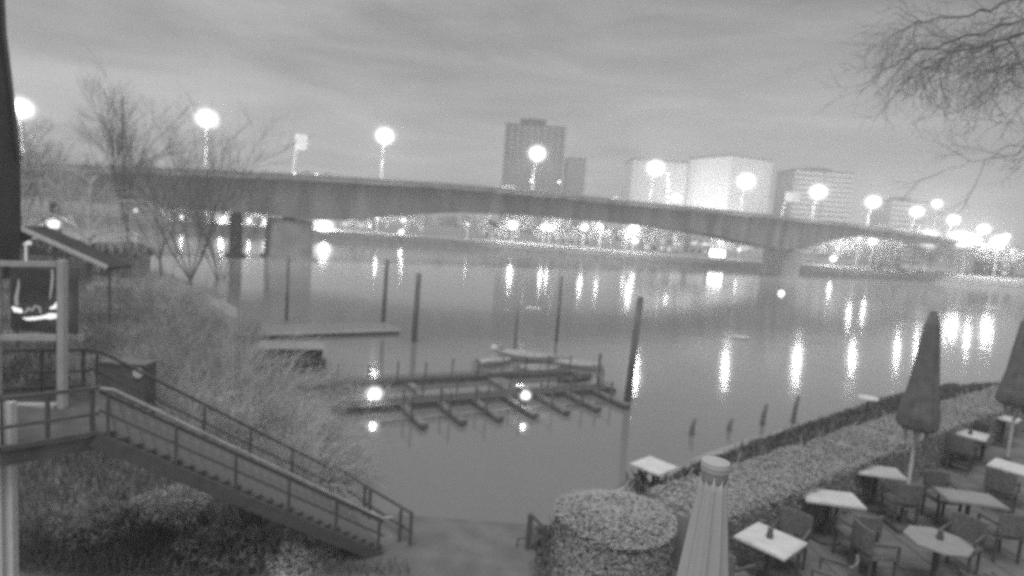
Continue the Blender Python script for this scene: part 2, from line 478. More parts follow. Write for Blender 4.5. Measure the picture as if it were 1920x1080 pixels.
# opposite-side lamp
p = on_y(1757, 382, 300); lamp('street_lamp', (p.x, p.y, 5), p, K_HALO*9*300/F_PX, 230, 'lone high lamp on the road behind the bridge row at right', 'street lamps beyond the bridge')

# far bank lamps: px, py, radius px, label
FLs = [(608,430,15,'biggest and brightest quay lamp, glowing right beside the left wide pier'),
 (500,426,8,'quay lamp between the slim dark pier and the wide pale pier'),
 (415,418,9,'quay lamp just left of the slim dark pier'),
 (467,414,5,'small quay lamp just right of the slim dark pier'),
 (340,407,3.5,'small dim lamp under the bridge above the multi-stemmed tree'),
 (553,427,2,'tiny dim light seen under the bridge left of the wide pale pier'),
 (708,406,5,'small quay lamp high under the girder right of the brightest one'),
 (757,413,3.5,'small quay lamp, left upper of a close pair under the girder'),
 (752,436,4.5,'small quay lamp, the lower of a close pair near the waterline'),
 (877,420,2,'tiny far light under the crown of the arch'),
 (962,422,9,'bright quay lamp under mid-span with a pale post'),
 (1020,425,6,'quay lamp, left of a touching pair under mid-span'),
 (1031,429,5,'quay lamp, right and lower of a touching pair under mid-span'),
 (1096,426,7,'quay lamp alone between the touching pair and the bright one under the girder'),
 (1127,425,4.5,'smaller quay lamp just right of a lone one under the girder'),
 (1189,428,9,'bright quay lamp under the girder, above a lower dimmer one'),
 (1192,452,4.5,'low dim quay lamp directly under the bright one'),
 (1175,443,3,'tiny quay light left of the stacked bright and dim lamps'),
 (1612,437,8,'quay lamp where the bridge meets the far trees'),
 (1636,453,6,'smaller quay lamp low right of the bridge end'),
 (1562,485,5,'low lamp at the promenade edge seen through the last bridge opening'),
 (1742,447,14,'large bright promenade lamp, left of the very bright cluster'),
 (1798,449,13,'very bright promenade lamp on a pale post, left half of the cluster'),
 (1813,450,11,'very bright promenade lamp, right half of the cluster'),
 (1873,453,10,'promenade lamp near the right picture edge'),
 (1386,468,2.5,'tiny quay light left of the right wide pier'),
 (1268,371,7,'street lamp glowing at the foot of the left floodlit block')]
def fbY(x):
    for (ax, ay), (bx, by) in zip(FB, FB[1:]):
        if x <= bx: return ay+(by-ay)*(x-ax)/(bx-ax)
    return FB[-1][1]
for px, py, rp, lab in FLs:
    Y = 245
    for _ in range(3): p = on_y(px, py, Y); Y = fbY(p.x)+8
    if py < 380: Y = 330
    if px in (340, 415, 467, 500, 553, 608): Y -= 0
    p = on_y(px, py, Y)
    p.z = max(p.z, 4.3)
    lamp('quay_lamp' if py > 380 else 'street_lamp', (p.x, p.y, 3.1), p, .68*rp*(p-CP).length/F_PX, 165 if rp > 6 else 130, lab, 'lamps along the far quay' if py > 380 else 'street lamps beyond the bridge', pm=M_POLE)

# road signs on the bridge
def road_sign(px, py0, py1, pxp, pyb, sx0, sx1, label, armpx):
    s, zb = on_bridge(pxp, pyb, 1.2)
    base = bp(s, 1.2, interp(TOPZ, s)); dep = base.y
    A = on_y(sx0, py0, dep); B = on_y(sx1, py1, dep)
    t = thing('road_sign', label, 'road sign', base, 0, 'road signs over the bridge')
    o = base
    b = MB(); b.tube([(0,0,0), (B.x-o.x-(B.x-A.x)*.9, 0, (A.z+B.z)/2-o.z)], [.18,.13], 8); b.obj('pole', M_PALE, t)
    b = MB(); b.box(((A.x+B.x)/2-o.x, -.25, (A.z+B.z)/2-o.z), (B.x-A.x, .12, A.z-B.z)); b.obj('sign_panel', mat('sign face', .6, .5, .03, 1), t)
    b = MB(); b.box(((A.x+B.x)/2-o.x, -.16, (A.z+B.z)/2-o.z), (B.x-A.x+.15, .06, A.z-B.z+.15)); b.obj('sign_frame', M_DMETAL, t)
    C1 = on_y(armpx[0], armpx[1], dep)
    for dz in (-.35, .35):
        b = MB(); b.bar((A.x-o.x, 0, C1.z-o.z+dz+.3), (C1.x-o.x, 0, C1.z-o.z+dz), .16); b.obj('sign_arm', M_STEEL, t)
    b = MB(); b.box((C1.x-o.x+.3, 0, C1.z-o.z), (.9, .2, .5)); b.obj('floodlight_box', M_DMETAL, t)
road_sign(0, 251, 283, 549, 332, 555, 577, 'pale rectangular road sign on a bent pole above the bridge at left', (530, 272))
road_sign(0, 360, 380, 1466, 407, 1473, 1499, 'pale road sign between the floodlit block and the banded tower', (1440, 368))

# cars
def make_car(label, loc, rz, val=.3, lights=12):
    t = thing('car', label, 'car', loc, rz, 'cars')
    m = mat('car paint %g' % val, val, .35, .0, spec=.5)
    b = MB(); prof = [(-2.1,.35),(-2.15,.7),(-1.9,.95),(-1.3,1.0),(-.85,1.42),(.45,1.45),(1.05,1.02),(1.9,.85),(2.12,.6),(2.1,.35)]
    b.prism([(x, .85, z) for x, z in prof], (0,0,0), (0,-1.7,0)); b.obj('body', m, t)
    for sy in (-.86, .86):
        b = MB(); pr = [(-1.15,1.02),(-.8,1.36),(.4,1.38),(.9,1.02)]
        b.prism([(x, sy, z) for x, z in pr], (0,0,0), (0,.02 if sy > 0 else -.02,0)); b.obj('side_window', mat('car window', .35, .4, 0), t)
    for x in (-1.3, 1.3):
        for y in (-.8, .8):
            wh = MB(); wh.tube([(x, y-.1, .32), (x, y+.1, .32)], .32, 14); w_ = wh.obj('wheel', M_DMETAL, t); sg_ = 1 if y > 0 else -1; rm_ = MB(); rm_.tube([(x, y+sg_*.1, .32), (x, y+sg_*.115, .32)], .2, 12); rm_.obj('rim', M_STEEL, w_)
    for y in (-.6, .6):
        b = MB(); b.box((2.12, y, .66), (.06, .32, .18)); b.obj('headlight', glow('headlight', 60) if lights else M_PALE, t)
    return t
AB = math.atan2(DY, DX)
for k, (px, py, lab, dr) in enumerate([(572,330,'car with shining headlights on the bridge, near the bent sign pole',-1),(955,360,'car with lit headlights on the bridge below the dark tower',-1),(1158,378,'car with lit headlights on the bridge left of the floodlit blocks',-1),(612,334,'car following behind on the bridge just right of the one near the sign pole',-1)]):
    s, z = on_bridge(px, py, 2.0)
    make_car(lab, bp(s, 2.0, interp(TOPZ, s)+.07), AB+math.pi+.0, (.6,.5,.6,.55)[k])

# ================================================================== TOWERS
def tower(name, label, pxl, pxr, pyt, Y, dep, style, m, rz=0.0, cat='tower', pyt2=None):
    A = on_y(pxl, pyt, Y); B = on_y(pxr, pyt2 or pyt, Y)
    wd = B.x-A.x; z1 = (on_y((pxl+pxr)/2, pyt, Y)).z; cx = (A.x+B.x)/2
    t = thing(name, label, cat, (cx, Y, 4.0), rz); h = z1-4
    b = MB(); b.box((0, dep/2, h/2), (wd, dep, h)); b.obj('wall', m, t)
    b = MB(); b.box((0, dep/2, h+.3), (wd+.6, dep+.6, .7)); b.obj('roof', M_ROOF, t)
    return t, wd, h
# dark tower
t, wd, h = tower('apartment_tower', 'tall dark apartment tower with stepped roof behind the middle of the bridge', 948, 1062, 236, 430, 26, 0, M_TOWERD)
b = MB(); b.box((-2, 12, h+3), (18, 14, 4.5)); b.obj('roof_house', M_ROOF, t)
b = MB(); b.box((0, 12, h+5.6), (12, 8, 1)); b.obj('roof_house', M_ROOF, t)
slabm = MB().box((0, -.4, 0), (wd, .8, .35)).mesh('balcony_slab', M_WALLF)
nf = int(h/3.0)
for k in range(1, nf): link('balcony_slab', slabm, t, (0, 0, k*3.0))
fm = MB().box((0, -.03, 0), (2.2, .1, 1.5)).mesh('window', M_GLASSD)
for k in range(nf-8, nf):
    for j in range(9): link('window', fm, t, (-wd/2+2.6+j*(wd-5.2)/8, 0, k*3.0+1.6))
lw = MB().box((0, -.06, 0), (.7, .1, .8)).mesh('lit_window', glow('tiny lit window', 12))
c0 = t.location
for px, py in ((996, 339), (1048, 341)):
    q = on_y(px, py, 430); link('lit_window', lw, t, (q.x-c0.x, -.5, q.z-c0.z))
t, wd, h = tower('apartment_tower', 'lower dark wing standing against the right side of the dark tower', 1064, 1100, 298, 425, 22, 0, M_TOWERD)
slabm = MB().box((0, -.4, 0), (wd, .8, .35)).mesh('balcony_slab', M_WALLF)
for k in range(1, int(h/3.0)): link('balcony_slab', slabm, t, (0, 0, k*3.0))
# floodlit blocks with vertical ribs
def ribs(t, wd, h, n, m, x0=None, dep=.8):
    rm = MB().box((0, -dep/2, h/2), (wd/n*.42, dep, h-.4)).mesh('facade_rib', m)
    for k in range(n): link('facade_rib', rm, t, (-wd/2+(k+.5)*wd/n, 0, 0))
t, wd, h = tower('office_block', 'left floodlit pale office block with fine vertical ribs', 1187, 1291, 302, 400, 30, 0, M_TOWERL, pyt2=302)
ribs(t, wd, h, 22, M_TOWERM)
dm = MB().ball((0,0,0), .35).mesh('marker_light', glow('marker light', 10))
for k in range(6):
    q = on_y(1252, 327+k*10.5, 398.5); link('marker_light', dm, t, (q.x-t.location.x, q.y-t.location.y-1, q.z-t.location.z))
# right block: two faces meeting at a corner
A = on_y(1293, 308, 415); Cn = on_y(1372, 292, 385); B = on_y(1450, 303, 400)
t = thing('office_block', 'right floodlit pale office block whose two faces meet at a sharp corner', 'office block', (Cn.x, Cn.y, 4.0))
D = A+B-Cn; zt = Cn.z
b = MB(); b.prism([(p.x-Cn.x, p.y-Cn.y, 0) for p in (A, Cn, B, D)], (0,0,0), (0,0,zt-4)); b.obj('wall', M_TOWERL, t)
b = MB(); b.prism([(p.x-Cn.x, p.y-Cn.y, zt-4+.01) for p in (A+(A-D)*.01, Cn, B, D)], (0,0,0), (0,0,.8)); b.obj('roof', M_ROOF, t)
e = B-Cn; e.z = 0
for k in range(16):
    q = e*((k+.5)/16); b = MB(); b.bar((q.x, q.y-.3, .2), (q.x, q.y-.3, zt-4.4), .8, .7, up=(0,1,0)); b.obj('facade_rib', M_TOWERM, t)
e = A-Cn; e.z = 0
for k in range(7):
    q = e*((k+.7)/7); b = MB(); b.bar((q.x, q.y-.3, .2), (q.x, q.y-.3, zt-4.4), .35, .5, up=(0,1,0)); b.obj('facade_rib', M_TOWERL, t)
# banded tower
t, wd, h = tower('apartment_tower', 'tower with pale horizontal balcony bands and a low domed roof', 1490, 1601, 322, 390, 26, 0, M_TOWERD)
bm_ = MB().box((0, -.7, 0), (wd*.46, 1.4, 1.15)).mesh('balcony_band', M_BAND)
for k in range(1, int(h/3.1)+1):
    link('balcony_band', bm_, t, (-wd*.26, 0, k*3.1)); link('balcony_band', bm_, t, (wd*.26, 0, k*3.1))
b = MB(); b.lathe([(11,0),(10.5,1.2),(8,2.2),(1,2.8)], 20, (0,12,h+.5)); b.obj('roof_dome', M_ROOF, t)
t, wd, h = tower('apartment_tower', 'low pale-striped apartment block behind the right end of the bridge', 1672, 1742, 378, 380, 20, 0, M_TOWERD)
bm_ = MB().box((0, -.7, 0), (wd*.98, 1.4, 1.2)).mesh('balcony_band', M_BAND)
for k in range(1, int(h/3.1)+1): link('balcony_band', bm_, t, (0, 0, k*3.1))
b = MB(); b.box((-2, 8, h+1.6), (9, 8, 2.2)); b.obj('roof_house', M_ROOF, t)
# floodlights at the foot of the pale blocks (the photograph shows them lit from below)
fl_me = MB().box((0,0,0), (1.6, .5, .9)).mesh('lens', glow('floodlight lens', 30))
for k, (px, Y, e_) in enumerate([(1215,372,9000),(1262,372,7000),(1325,372,30000),(1350,366,22000),(1412,365,12000),(1545,365,5500)]):
    q = on_y(px, 400, Y); q.z = 5
    t = thing('floodlight', ('floodlight at the foot of the left pale block, its left one','floodlight at the foot of the left pale block, its right one','floodlight lighting the bright left face of the corner block','floodlight near the sharp corner of the corner block','floodlight lighting the ribbed right face of the corner block','floodlight at the foot of the banded tower')[k], 'floodlight', q, 0, 'floodlights at the foot of the pale towers')
    b = MB(); b.box((0,0,-.8), (.3,.3,1.6)); b.box((0,-.2,0), (1.8,.3,1.1)); b.obj('housing', M_DMETAL, t)
    ld = bpy.data.lights.new('flood_beam', 'SPOT'); ld.energy = e_*2.0; ld.spot_size = R(110); ld.spot_blend = .8; ld.shadow_soft_size = .4
    lo = bpy.data.objects.new('flood_beam', ld); COL.objects.link(lo); lo.parent = t; lo.location = (0, .3, .2)
    lo.rotation_euler = (R(128), 0, 0)

# ================================================================== TREES AND SHRUBS
def grow(mb, rnd, p, d, ln, r, lev, maxlev, nb, spread, droop=0.0, sides=4, curl=.25, mt=.006, up=.0):
    n = 4 if lev < maxlev else 3
    pts = [p.copy()]; rads = [r]; q = p.copy(); dd = d.copy()
    for k in range(n):
        dd = (dd + Vector((rnd.gauss(0, curl), rnd.gauss(0, curl), rnd.gauss(0, curl*.7)-droop+up))*.5).normalized()
        q = q + dd*(ln/n); pts.append(q.copy()); rads.append(max(mt*.6, r*(1-.62*(k+1)/n)))
    mb.tube(pts, rads, sides if lev < 2 else 3, cap=False)
    if lev >= maxlev: return
    for k in range(nb[lev]):
        t = .25+.75*(k+rnd.random())/nb[lev]; i = min(n-1, int(t*n)); fr = t*n-i
        pp = pts[i].lerp(pts[i+1], min(1, fr)); base = (pts[i+1]-pts[i]).normalized()
        ax = Vector((rnd.gauss(0,1), rnd.gauss(0,1), rnd.gauss(0,1))); ax = (ax-base*ax.dot(base))
        if ax.length < 1e-3: continue
        ax.normalize(); a = spread*(.6+.8*rnd.random())
        nd = (base*math.cos(a)+ax*math.sin(a)).normalized()
        grow(mb, rnd, pp, nd, ln*(.72-.25*t)*(.75+.5*rnd.random()), max(mt, rads[i]*.55), lev+1, maxlev, nb, spread, droop, sides, curl, mt, up)

def tree_meshes(seed, h, trunk_r, fork, nb, spread, droop, m, mt, maxlev=3, lean=0, nstem=4):
    rnd = random.Random(seed); tr = MB(); cr_ = MB()
    top = Vector((lean, 0, fork))
    tr.tube([(0,0,-.6), (0,0,.1), tuple(top*.5+Vector((.1,0,0))), tuple(top)], [trunk_r*1.5, trunk_r*1.1, trunk_r*.9, trunk_r*.75], 8)
    for k in range(nstem):
        a = 2*math.pi*(k+rnd.random()*.6)/nstem; tilt = .18+.35*rnd.random()*(1 if k else .2)
        d = Vector((math.cos(a)*math.sin(tilt), math.sin(a)*math.sin(tilt), math.cos(tilt)))
        grow(cr_, rnd, top-Vector((0,0,.2)), d, (h-fork)*(.75+.3*rnd.random()), trunk_r*.6, 0, maxlev, nb, spread, droop, 5, .22, mt, .05)
    return tr.mesh('trunk', M_BARK), cr_.mesh('crown', m)
def place_tree(name, meshes, loc, rz, sc_, label, group, cat='tree'):
    t = thing(name, label, cat, loc, rz, group); t.scale = (sc_,)*3
    link('trunk', meshes[0], t); link('crown', meshes[1], t); return t
M_TWIGT = mat('bare tree twigs', .22, .95, .25, 2)
TA = tree_meshes(3, 19, .26, 5, (7,6,6), .5, 0, M_TWIGT, .015)
TBm = tree_meshes(8, 15, .2, 3, (7,6,5), .52, 0, M_TWIGT, .014)
TC = tree_meshes(12, 14, .18, .9, (7,5,5), .42, 0, M_TWIGT, .014, nstem=6)
TW = tree_meshes(21, 13, .3, 4, (7,7,6), .75, .38, M_TWIGP, .022)
def ground_at(px, Y):
    d = on_y(px, 500, Y); return Vector((d.x, Y, zland(d.x, Y)))
G = 'bare trees on the near bank at left'
place_tree('bare_tree', TA, ground_at(238, 78), 0, 1.0, 'tallest bare tree at left, its crown crossing the bridge parapet', G)
place_tree('bare_tree', TBm, ground_at(300, 84), 1, .95, 'bare tree between the tallest one and the multi-stemmed one', G)
place_tree('bare_tree', TC, ground_at(358, 72), 2, 1.05, 'multi-stemmed bare tree splaying from the ground left of the slim dark pier', G)
place_tree('bare_tree', TC, ground_at(414, 86), .5, .95, 'slender bare tree reaching over the parapet under the second bridge lamp', G)
place_tree('willow_tree', TW, ground_at(165, 60), .4, .9, 'drooping pale willow in front of the left end of the bridge', G)
place_tree('bare_tree', TBm, ground_at(85, 96), 3.4, 1.05, 'dark bare tree at far left, tips just over the parapet', G)
place_tree('bare_tree', TA, ground_at(25, 70), 2.1, .75, 'bare tree at the very left edge behind the open shelter', G)
# mast
b = MB(); q = on_y(230, 182, 88); z0 = zland(q.x, 88)
b.tube([(0,0,0), (0,0,q.z-z0)], [.15,.07], 6); b.bar((-.8,0,q.z-z0-.8), (.8,0,q.z-z0-.8), .09); b.bar((-.5,0,q.z-z0-1.6), (.5,0,q.z-z0-1.6), .09)
tag(b.obj('antenna_mast', M_DMETAL, loc=(q.x, 88, z0)), 'thin antenna mast standing up from the tallest bare tree crown', 'mast')

# far bank trees
FT = [tree_meshes(31+k, 9.5, .16, 1.8, (5,6,5), .65, 0, (M_TWIGP, M_TWIGM, M_TWIG)[k], .05, nstem=4) for k in range(3)]
rt = random.Random(77)
LM = [(250,'low lit far house'),(350,'multi-stemmed near tree'),(440,'slim dark pier'),(548,'wide left pier'),(608,'brightest quay lamp'),(757,'close pair of small lamps'),(877,'tiny light under the arch crown'),(962,'bright lamp at mid-span'),(1096,'lone lamp under the girder'),(1189,'stacked bright and dim lamps'),(1315,'hall with the lit strip'),(1362,'bright kiosk'),(1465,'wide right pier'),(1612,'lamp at the bridge end'),(1742,'large promenade lamp'),(1806,'very bright lamp cluster'),(1873,'last promenade lamp')]
used_lab = {}
def tree_label(px, big):
    L0 = [n for x, n in LM if x <= px] or ['left border']; key = L0[-1]; used_lab[key] = used_lab.get(key, 0)+1
    return '%s far quay tree, %s right of the %s' % ('taller' if big else 'smaller', ('first','second','third','fourth','fifth')[used_lab[key]-1], key)
where = ['left of the wide left pier','right of the left pier','under the left arch','under mid-span','under the right arch','beside the right pier','right of the bridge end','at the right edge']
for i in range(46):
    px = 250+i*36.5+rt.uniform(-12,12)
    p = on_y(px, 440, 262); Y = fbY(p.x)+rt.choice((13, 17, 22)); p = on_y(px, 440, Y)
    sc_ = rt.uniform(.75, 1.2)*(1.25 if px > 1620 else 1)
    place_tree('bare_tree', FT[i % 3], (p.x, Y, 3.2), rt.uniform(0, 6), sc_,
               tree_label(px, sc_ > .97), 'row of bare trees on the far quay')
# far wood closing the view
b = MB(); rw = random.Random(5)
for i in range(150):
    x = -300+i*6.2+rw.uniform(-3,3); y = 470+rw.uniform(-40,40)+0
    for j in range(26):
        a = rw.uniform(0, 6.28); rr = 5*math.sqrt(rw.random()); zz = rw.uniform(3, 15-rr*.8)
        u = Vector((rw.gauss(0,1), rw.gauss(0,1), rw.gauss(0,1))).normalized()*1.5; v = Vector((rw.gauss(0,1), 0, rw.gauss(0,1))).normalized()*1.3
        b.quad((x+rr*math.cos(a), y+rr*math.sin(a), zz), u, v)
tag(b.obj('far_wood', M_TWIG), 'dark far-off wood closing the view behind the far bank', 'trees', kind='stuff')

# brush on the near bank: many thin stems
def brush_mesh(seed, h, rad, n, m, tw=3, r0=.012):
    rnd = random.Random(seed); b = MB()
    for k in range(n):
        a = rnd.uniform(0, 6.28); rr = rad*.35*math.sqrt(rnd.random()); p = Vector((rr*math.cos(a), rr*math.sin(a), -.1))
        tilt = rnd.uniform(.05, .85); d = Vector((math.cos(a)*math.sin(tilt), math.sin(a)*math.sin(tilt), math.cos(tilt)))
        grow(b, rnd, p, d, h*rnd.uniform(.6, 1.05), r0, 0, 2, (5,4), .5, .10, 3, .25, r0*.45)
    return b.mesh('brush', m)
def dome_shrub(seed, m, m2):
    rnd = random.Random(seed); b = MB()
    for k in range(3600):
        a = rnd.uniform(0, 6.28); e = math.asin(rnd.uniform(-.1, 1)); rr = (rnd.random()**.33)*(1+.18*math.sin(3*a+seed)+.12*math.sin(5*e*2+a*2))
        c = Vector((rr*math.cos(a)*math.cos(e), rr*math.sin(a)*math.cos(e), .75*rr*math.sin(e)+.1))
        d = Vector((rnd.gauss(0,1), rnd.gauss(0,1), rnd.gauss(.4,1))).normalized()*rnd.uniform(.03,.09)
        s_ = d.cross(Vector((rnd.gauss(0,1), rnd.gauss(0,1), rnd.gauss(0,1)))).normalized()*.012
        b.quad(c, d, s_)
    return b.mesh('shrub', m)
BR = [brush_mesh(1, 2.2, 1.6, 46, M_TWIGP), brush_mesh(2, 1.7, 1.8, 46, M_TWIGM), brush_mesh(3, 2.8, 1.6, 40, M_TWIGM, r0=.016)]
DS = [dome_shrub(4, M_TWIGP, None), dome_shrub(5, M_TWIGM, None)]
shrubs = [  # px, py (base), scale, kind, label
 (480,790,1.5,0,'large pale feathery bush in front of the covered boat'),(400,760,1.2,2,'upright twiggy bush with a dark stem left of the pale feathery bush'),
 (540,830,.9,0,'pale twiggy bush at the water edge left of the dock'),(600,870,1.1,1,'low twiggy bush at the shore below the dock lamp'),
 (330,740,1.3,1,'grey brush right behind the upper flight of stairs'),(260,690,1.3,1,'grey brush behind the landing railing'),
 (300,640,1.5,2,'tall brush beyond the shelter pole'),(380,650,1.4,1,'low brush on the bank slope left of the pontoon'),
 (200,640,1.4,1,'brush around the foot of the shelter pole'),(460,640,1.2,1,'brush at the shore end of the pontoon'),
 (420,850,1.1,0,'pale bush just behind the stair handrail'),(350,810,1.1,0,'pale round bush beside the top third of the stairs'),
 (500,920,1.0,1,'small bush behind the lower half of the stairs'),(570,930,1.0,0,'sparse bush behind the stair foot'),
 (640,900,.9,1,'thin reeds at the water by the foot of the stairs'),(440,715,.8,2,'brush at the left end of the covered boat'),
 (640,770,.9,2,'reeds touching the left end of the dock'),(600,800,.45,0,'pale brush between covered boat and dock'),
 (150,600,1.5,1,'brush patch under the shelter roof'),(250,590,1.6,1,'low brush patch on the bank right of the shelter'),
 (350,590,1.4,1,'low brush patch on the shore left of the slim pier'),(280,760,1.2,0,'pale brush just beyond the top of the stairs')]
for px, py, s_, kd, lab in shrubs:
    p = on_z(px, py, 1.5); z = zland(p.x, p.y); p = on_z(px, py, max(z, .1))
    z = max(-.1, zland(p.x, p.y))
    link_o = link('shrub', BR[kd], None, (p.x, p.y, z), rt.uniform(0, 6), s_)
    tag(link_o, lab, 'shrub', 'shrubs on the near bank')
low = [(330,970,1.1,'dark low bush under the stairs'),(420,1040,1.3,'rounded bush at the bottom edge left of the stair foot'),(560,1050,1.0,'low bush in front of the lower stairs'),(180,1000,1.2,'low bush under the landing'),
       (650,720,.8,'small pale shrub at the shore end of the back jetty'),(480,830,1.2,'round dry shrub behind the middle of the stairs')]
for k, (px, py, s_, lab) in enumerate(low):
    p = on_z(px, py, 1.5); tag(link('shrub', DS[k % 2], None, (p.x, p.y, max(0, zland(p.x, p.y))-.1), rt.uniform(0,6), s_), lab, 'shrub', 'shrubs on the near bank')
pth = [(118,548),(180,542),(250,543),(330,550),(410,560),(425,562)]
v = []; f = []
for px, py in pth:
    for dy in (-9, 9):
        p = on_z(px, py+dy, 1.6); z = zland(p.x, p.y); p = on_z(px, py+dy, z); v.append((p.x, p.y, max(.15, zland(p.x, p.y))+.05))
for i in range(len(pth)-1): f.append((2*i, 2*i+1, 2*i+3, 2*i+2))
me = bpy.data.meshes.new('bank_path'); me.from_pydata(v, [], f); me.materials.append(mat('trodden gravel path', .36, .9, .2, .4)); tag(link('bank_path', me), kind='structure')
# grass and reeds covering the near bank
b = MB(); rg = random.Random(9); n = 0
while n < 26000:
    px = rg.uniform(-60, 780); py = rg.uniform(505, 1085)
    p = on_z(px, py, 1.4)
    d = sdist(p.x, p.y, SHORE)
    if d < -.6 or p.y > 110 or (px > 560 and d > -9 and d < -.3): 
        n += 1; continue
    if -7 < p.x < 3 and 15.2 < p.y < 19.5: n += 1; continue
    if 100 < px < 480 and abs(py-(545+max(0,px-300)*.13)) < 12: n += 1; continue
    z = zland(p.x, p.y); s_ = .35+min(p.y, 26)/60+max(0, p.y-26)/220
    for q in range(2):
        u = Vector((rg.gauss(0,.35), rg.gauss(0,.35), 1)).normalized()*(.18+.25*rg.random())*s_
        v = Vector((rg.gauss(0,1), rg.gauss(0,1), 0)).normalized()*.018*s_
        b.quad((p.x+rg.gauss(0,.15), p.y+rg.gauss(0,.15), z+u.z*.8), u, v)
    n += 1
tag(b.obj('reeds', mat('dull bank grass', .27, .95, .45, .35)), 'dry grass and reeds covering the near bank', 'reeds', kind='stuff')

# ================================================================== WATERFRONT
def pile(px, pyt, pyb, wpx, label, lean=0):
    p = on_z(px, pyb, 0); h = (on_y(px, pyt, p.y)).z; r = wpx/2*p.y/F_PX
    b = MB(); b.tube([(0,0,-2.2), (lean*.3,0,h*.3), (lean,0,h)], [r*1.08, r, r*.9], 12)
    o = b.obj('mooring_pile', M_WOODD, None, True, (p.x, p.y, 0))
    return tag(o, label, 'mooring pile', 'tall mooring piles in the river')
pile(718, 487, 608, 8, 'thin tall mooring pile, left of the thick dark one in mid-river', .1)
pile(776, 512, 640, 11, 'thick dark mooring pile standing in the river right of the pontoon end', .1)
pile(1176, 555, 752, 14, 'thickest mooring pile, leaning slightly beside the lamp reflection at the dock', .2)
pile(1043, 517, 640, 6, 'faint slim mooring pile behind the dock, left of the thickest one')
pile(537, 482, 600, 6, 'slim mooring pile in front of the wide left pier')
pile(965, 575, 655, 4, 'very thin stake behind the moored dinghies')
for px, t_, bt, lab in ((1295,785,815,'short stump left of the other three at the near shore'),(1365,785,808,'second short stump from the left at the near shore'),(1428,757,797,'third short stump from the left at the near shore'),(1486,742,792,'rightmost and tallest short stump at the near shore')):
    p = on_z(px, bt, 0); h = on_y(px, t_, p.y).z
    b = MB(); b.tube([(0,0,-1), (.06,0,h*.5), (.16,0,h)], [.15,.14,.11], 8)
    tag(b.obj('timber_stump', M_WOODD, None, True, (p.x, p.y, 0)), lab, 'stump', 'stumps in the shallow water')

# pontoon
A = on_z(440, 621, .5); B = on_z(742, 613, .5); d = (B-A); L_ = d.length
t = thing('pontoon', 'long low floating pontoon with pale edge left of the thick mooring pile', 'pontoon', (A.x, A.y, 0), math.atan2(d.y, d.x))
b = MB(); b.box((L_/2, .7, .2), (L_, 3.4, .5)); b.obj('float', M_WOODD, t)
b = MB(); b.box((L_/2, -1.06, .38), (L_, .1, .22)); b.obj('edge_beam', M_PALE, t)
pm_ = MB().box((0,0,0), (.27, 3.4, .05)).mesh('plank', M_PLANKP)
for k in range(int(L_/.3)): link('plank', pm_, t, (.15+k*.3, .7, .478+ (k*7 % 3)*.004))

# dock with fingers
MA = Vector((-8.7, 32.4, 0)); dirm = Vector((.882, .471, 0)); per = Vector((.471, -.882, 0)); rzm = math.atan2(.471, .882)
dk = thing('boat_dock', 'timber rowing-boat dock with seven finger jetties and railing posts', 'dock', MA, rzm)
LM = 18.2
b = MB(); b.box((LM/2, 0, .12), (LM, 1.25, .34)); b.obj('float', M_WOODD, dk)
pm_ = MB().box((0,0,0), (.26, 1.3, .05)).mesh('plank', M_PLANK); rp = random.Random(3)
for k in range(int(LM/.28)): link('plank', pm_, dk, (.14+k*.28, 0, .32+rp.uniform(-.004,.004)))
for k in range(7):
    x = 3.15+k*2.22
    b = MB(); b.bar((x, -.62, .22), (x+.05, -4.0, .2), .42, .24); b.obj('finger_jetty', M_WOODD, dk)
    for yy, hh in ((-1.2, 1.35), (-2.6, 1.45)):
        b = MB(); b.tube([(x-.22, yy, -.8), (x-.22, yy, hh)], .07, 6); b.obj('mooring_post', M_WOODD, dk)
    b = MB(); b.bar((x-.22, -2.6, .16), (x-1.9, -2.65, .10), .07, .07); b.obj('tie_bar', M_WOODD, dk)
    b = MB(); b.bar((x-.22, -1.2, 1.15), (x-.22, -2.6, 1.25), .06); b.obj('side_rail', M_WOODD, dk)
# railing of the walkway
for k in range(9):
    x = .3+k*2.2
    b = MB(); b.bar((x, .6, .3), (x, .6, 1.35), .07); b.obj('railing_post', M_WOODD, dk)
b = MB(); b.tube([(LM-1.0, .2, -1), (LM-1.0, .2, 2.6)], .09, 8); b.obj('corner_post', M_WOODD, dk)
b = MB(); b.bar((.3,.6,.85), (LM-.4,.6,.85), .05); b.obj('railing_bar', M_WOODD, dk)
b = MB(); b.bar((11.5,.6,1.32), (LM-.4,.6,1.32), .06); b.obj('railing_bar', M_WOODD, dk)
# back walkway and link
b = MB(); b.box((LM/2-1, 4.6, .12), (LM+1.5, 1.0, .34)); b.obj('back_float', M_WOODD, dk)
pm2 = MB().box((0,0,0), (.26, 1.05, .05)).mesh('plank', M_PLANK)
for k in range(int((LM+1.5)/.28)): link('plank', pm2, dk, (-1.7+k*.28, 4.6, .32+rp.uniform(-.004,.004)))
b = MB(); b.box((11.2, 2.4, .1), (1.2, 3.3, .3)); b.obj('link_float', M_WOODD, dk)
b = MB(); b.box((5.0, 2.3, .1), (.5, 3.4, .3)); b.obj('link_float', M_WOODD, dk)
for k in range(11):
    x = -1.5+k*1.9
    b = MB(); b.bar((x, 4.2, .3), (x+.05, 4.2, 1.5+(.15 if k % 2 else 0)), .08); b.obj('railing_post', M_WOODD, dk)
for x0, x1, zz in ((10.5, 17.6, 1.3), (10.5, 17.6, .8)):
    b = MB(); b.bar((x0, 4.2, zz), (x1, 4.2, zz), .06); b.obj('railing_bar', M_WOODD, dk)
b = MB(); b.bar((-1.5, 4.2, .72), (10.4, 4.2, .72), .05); b.obj('railing_bar', M_WOODD, dk)
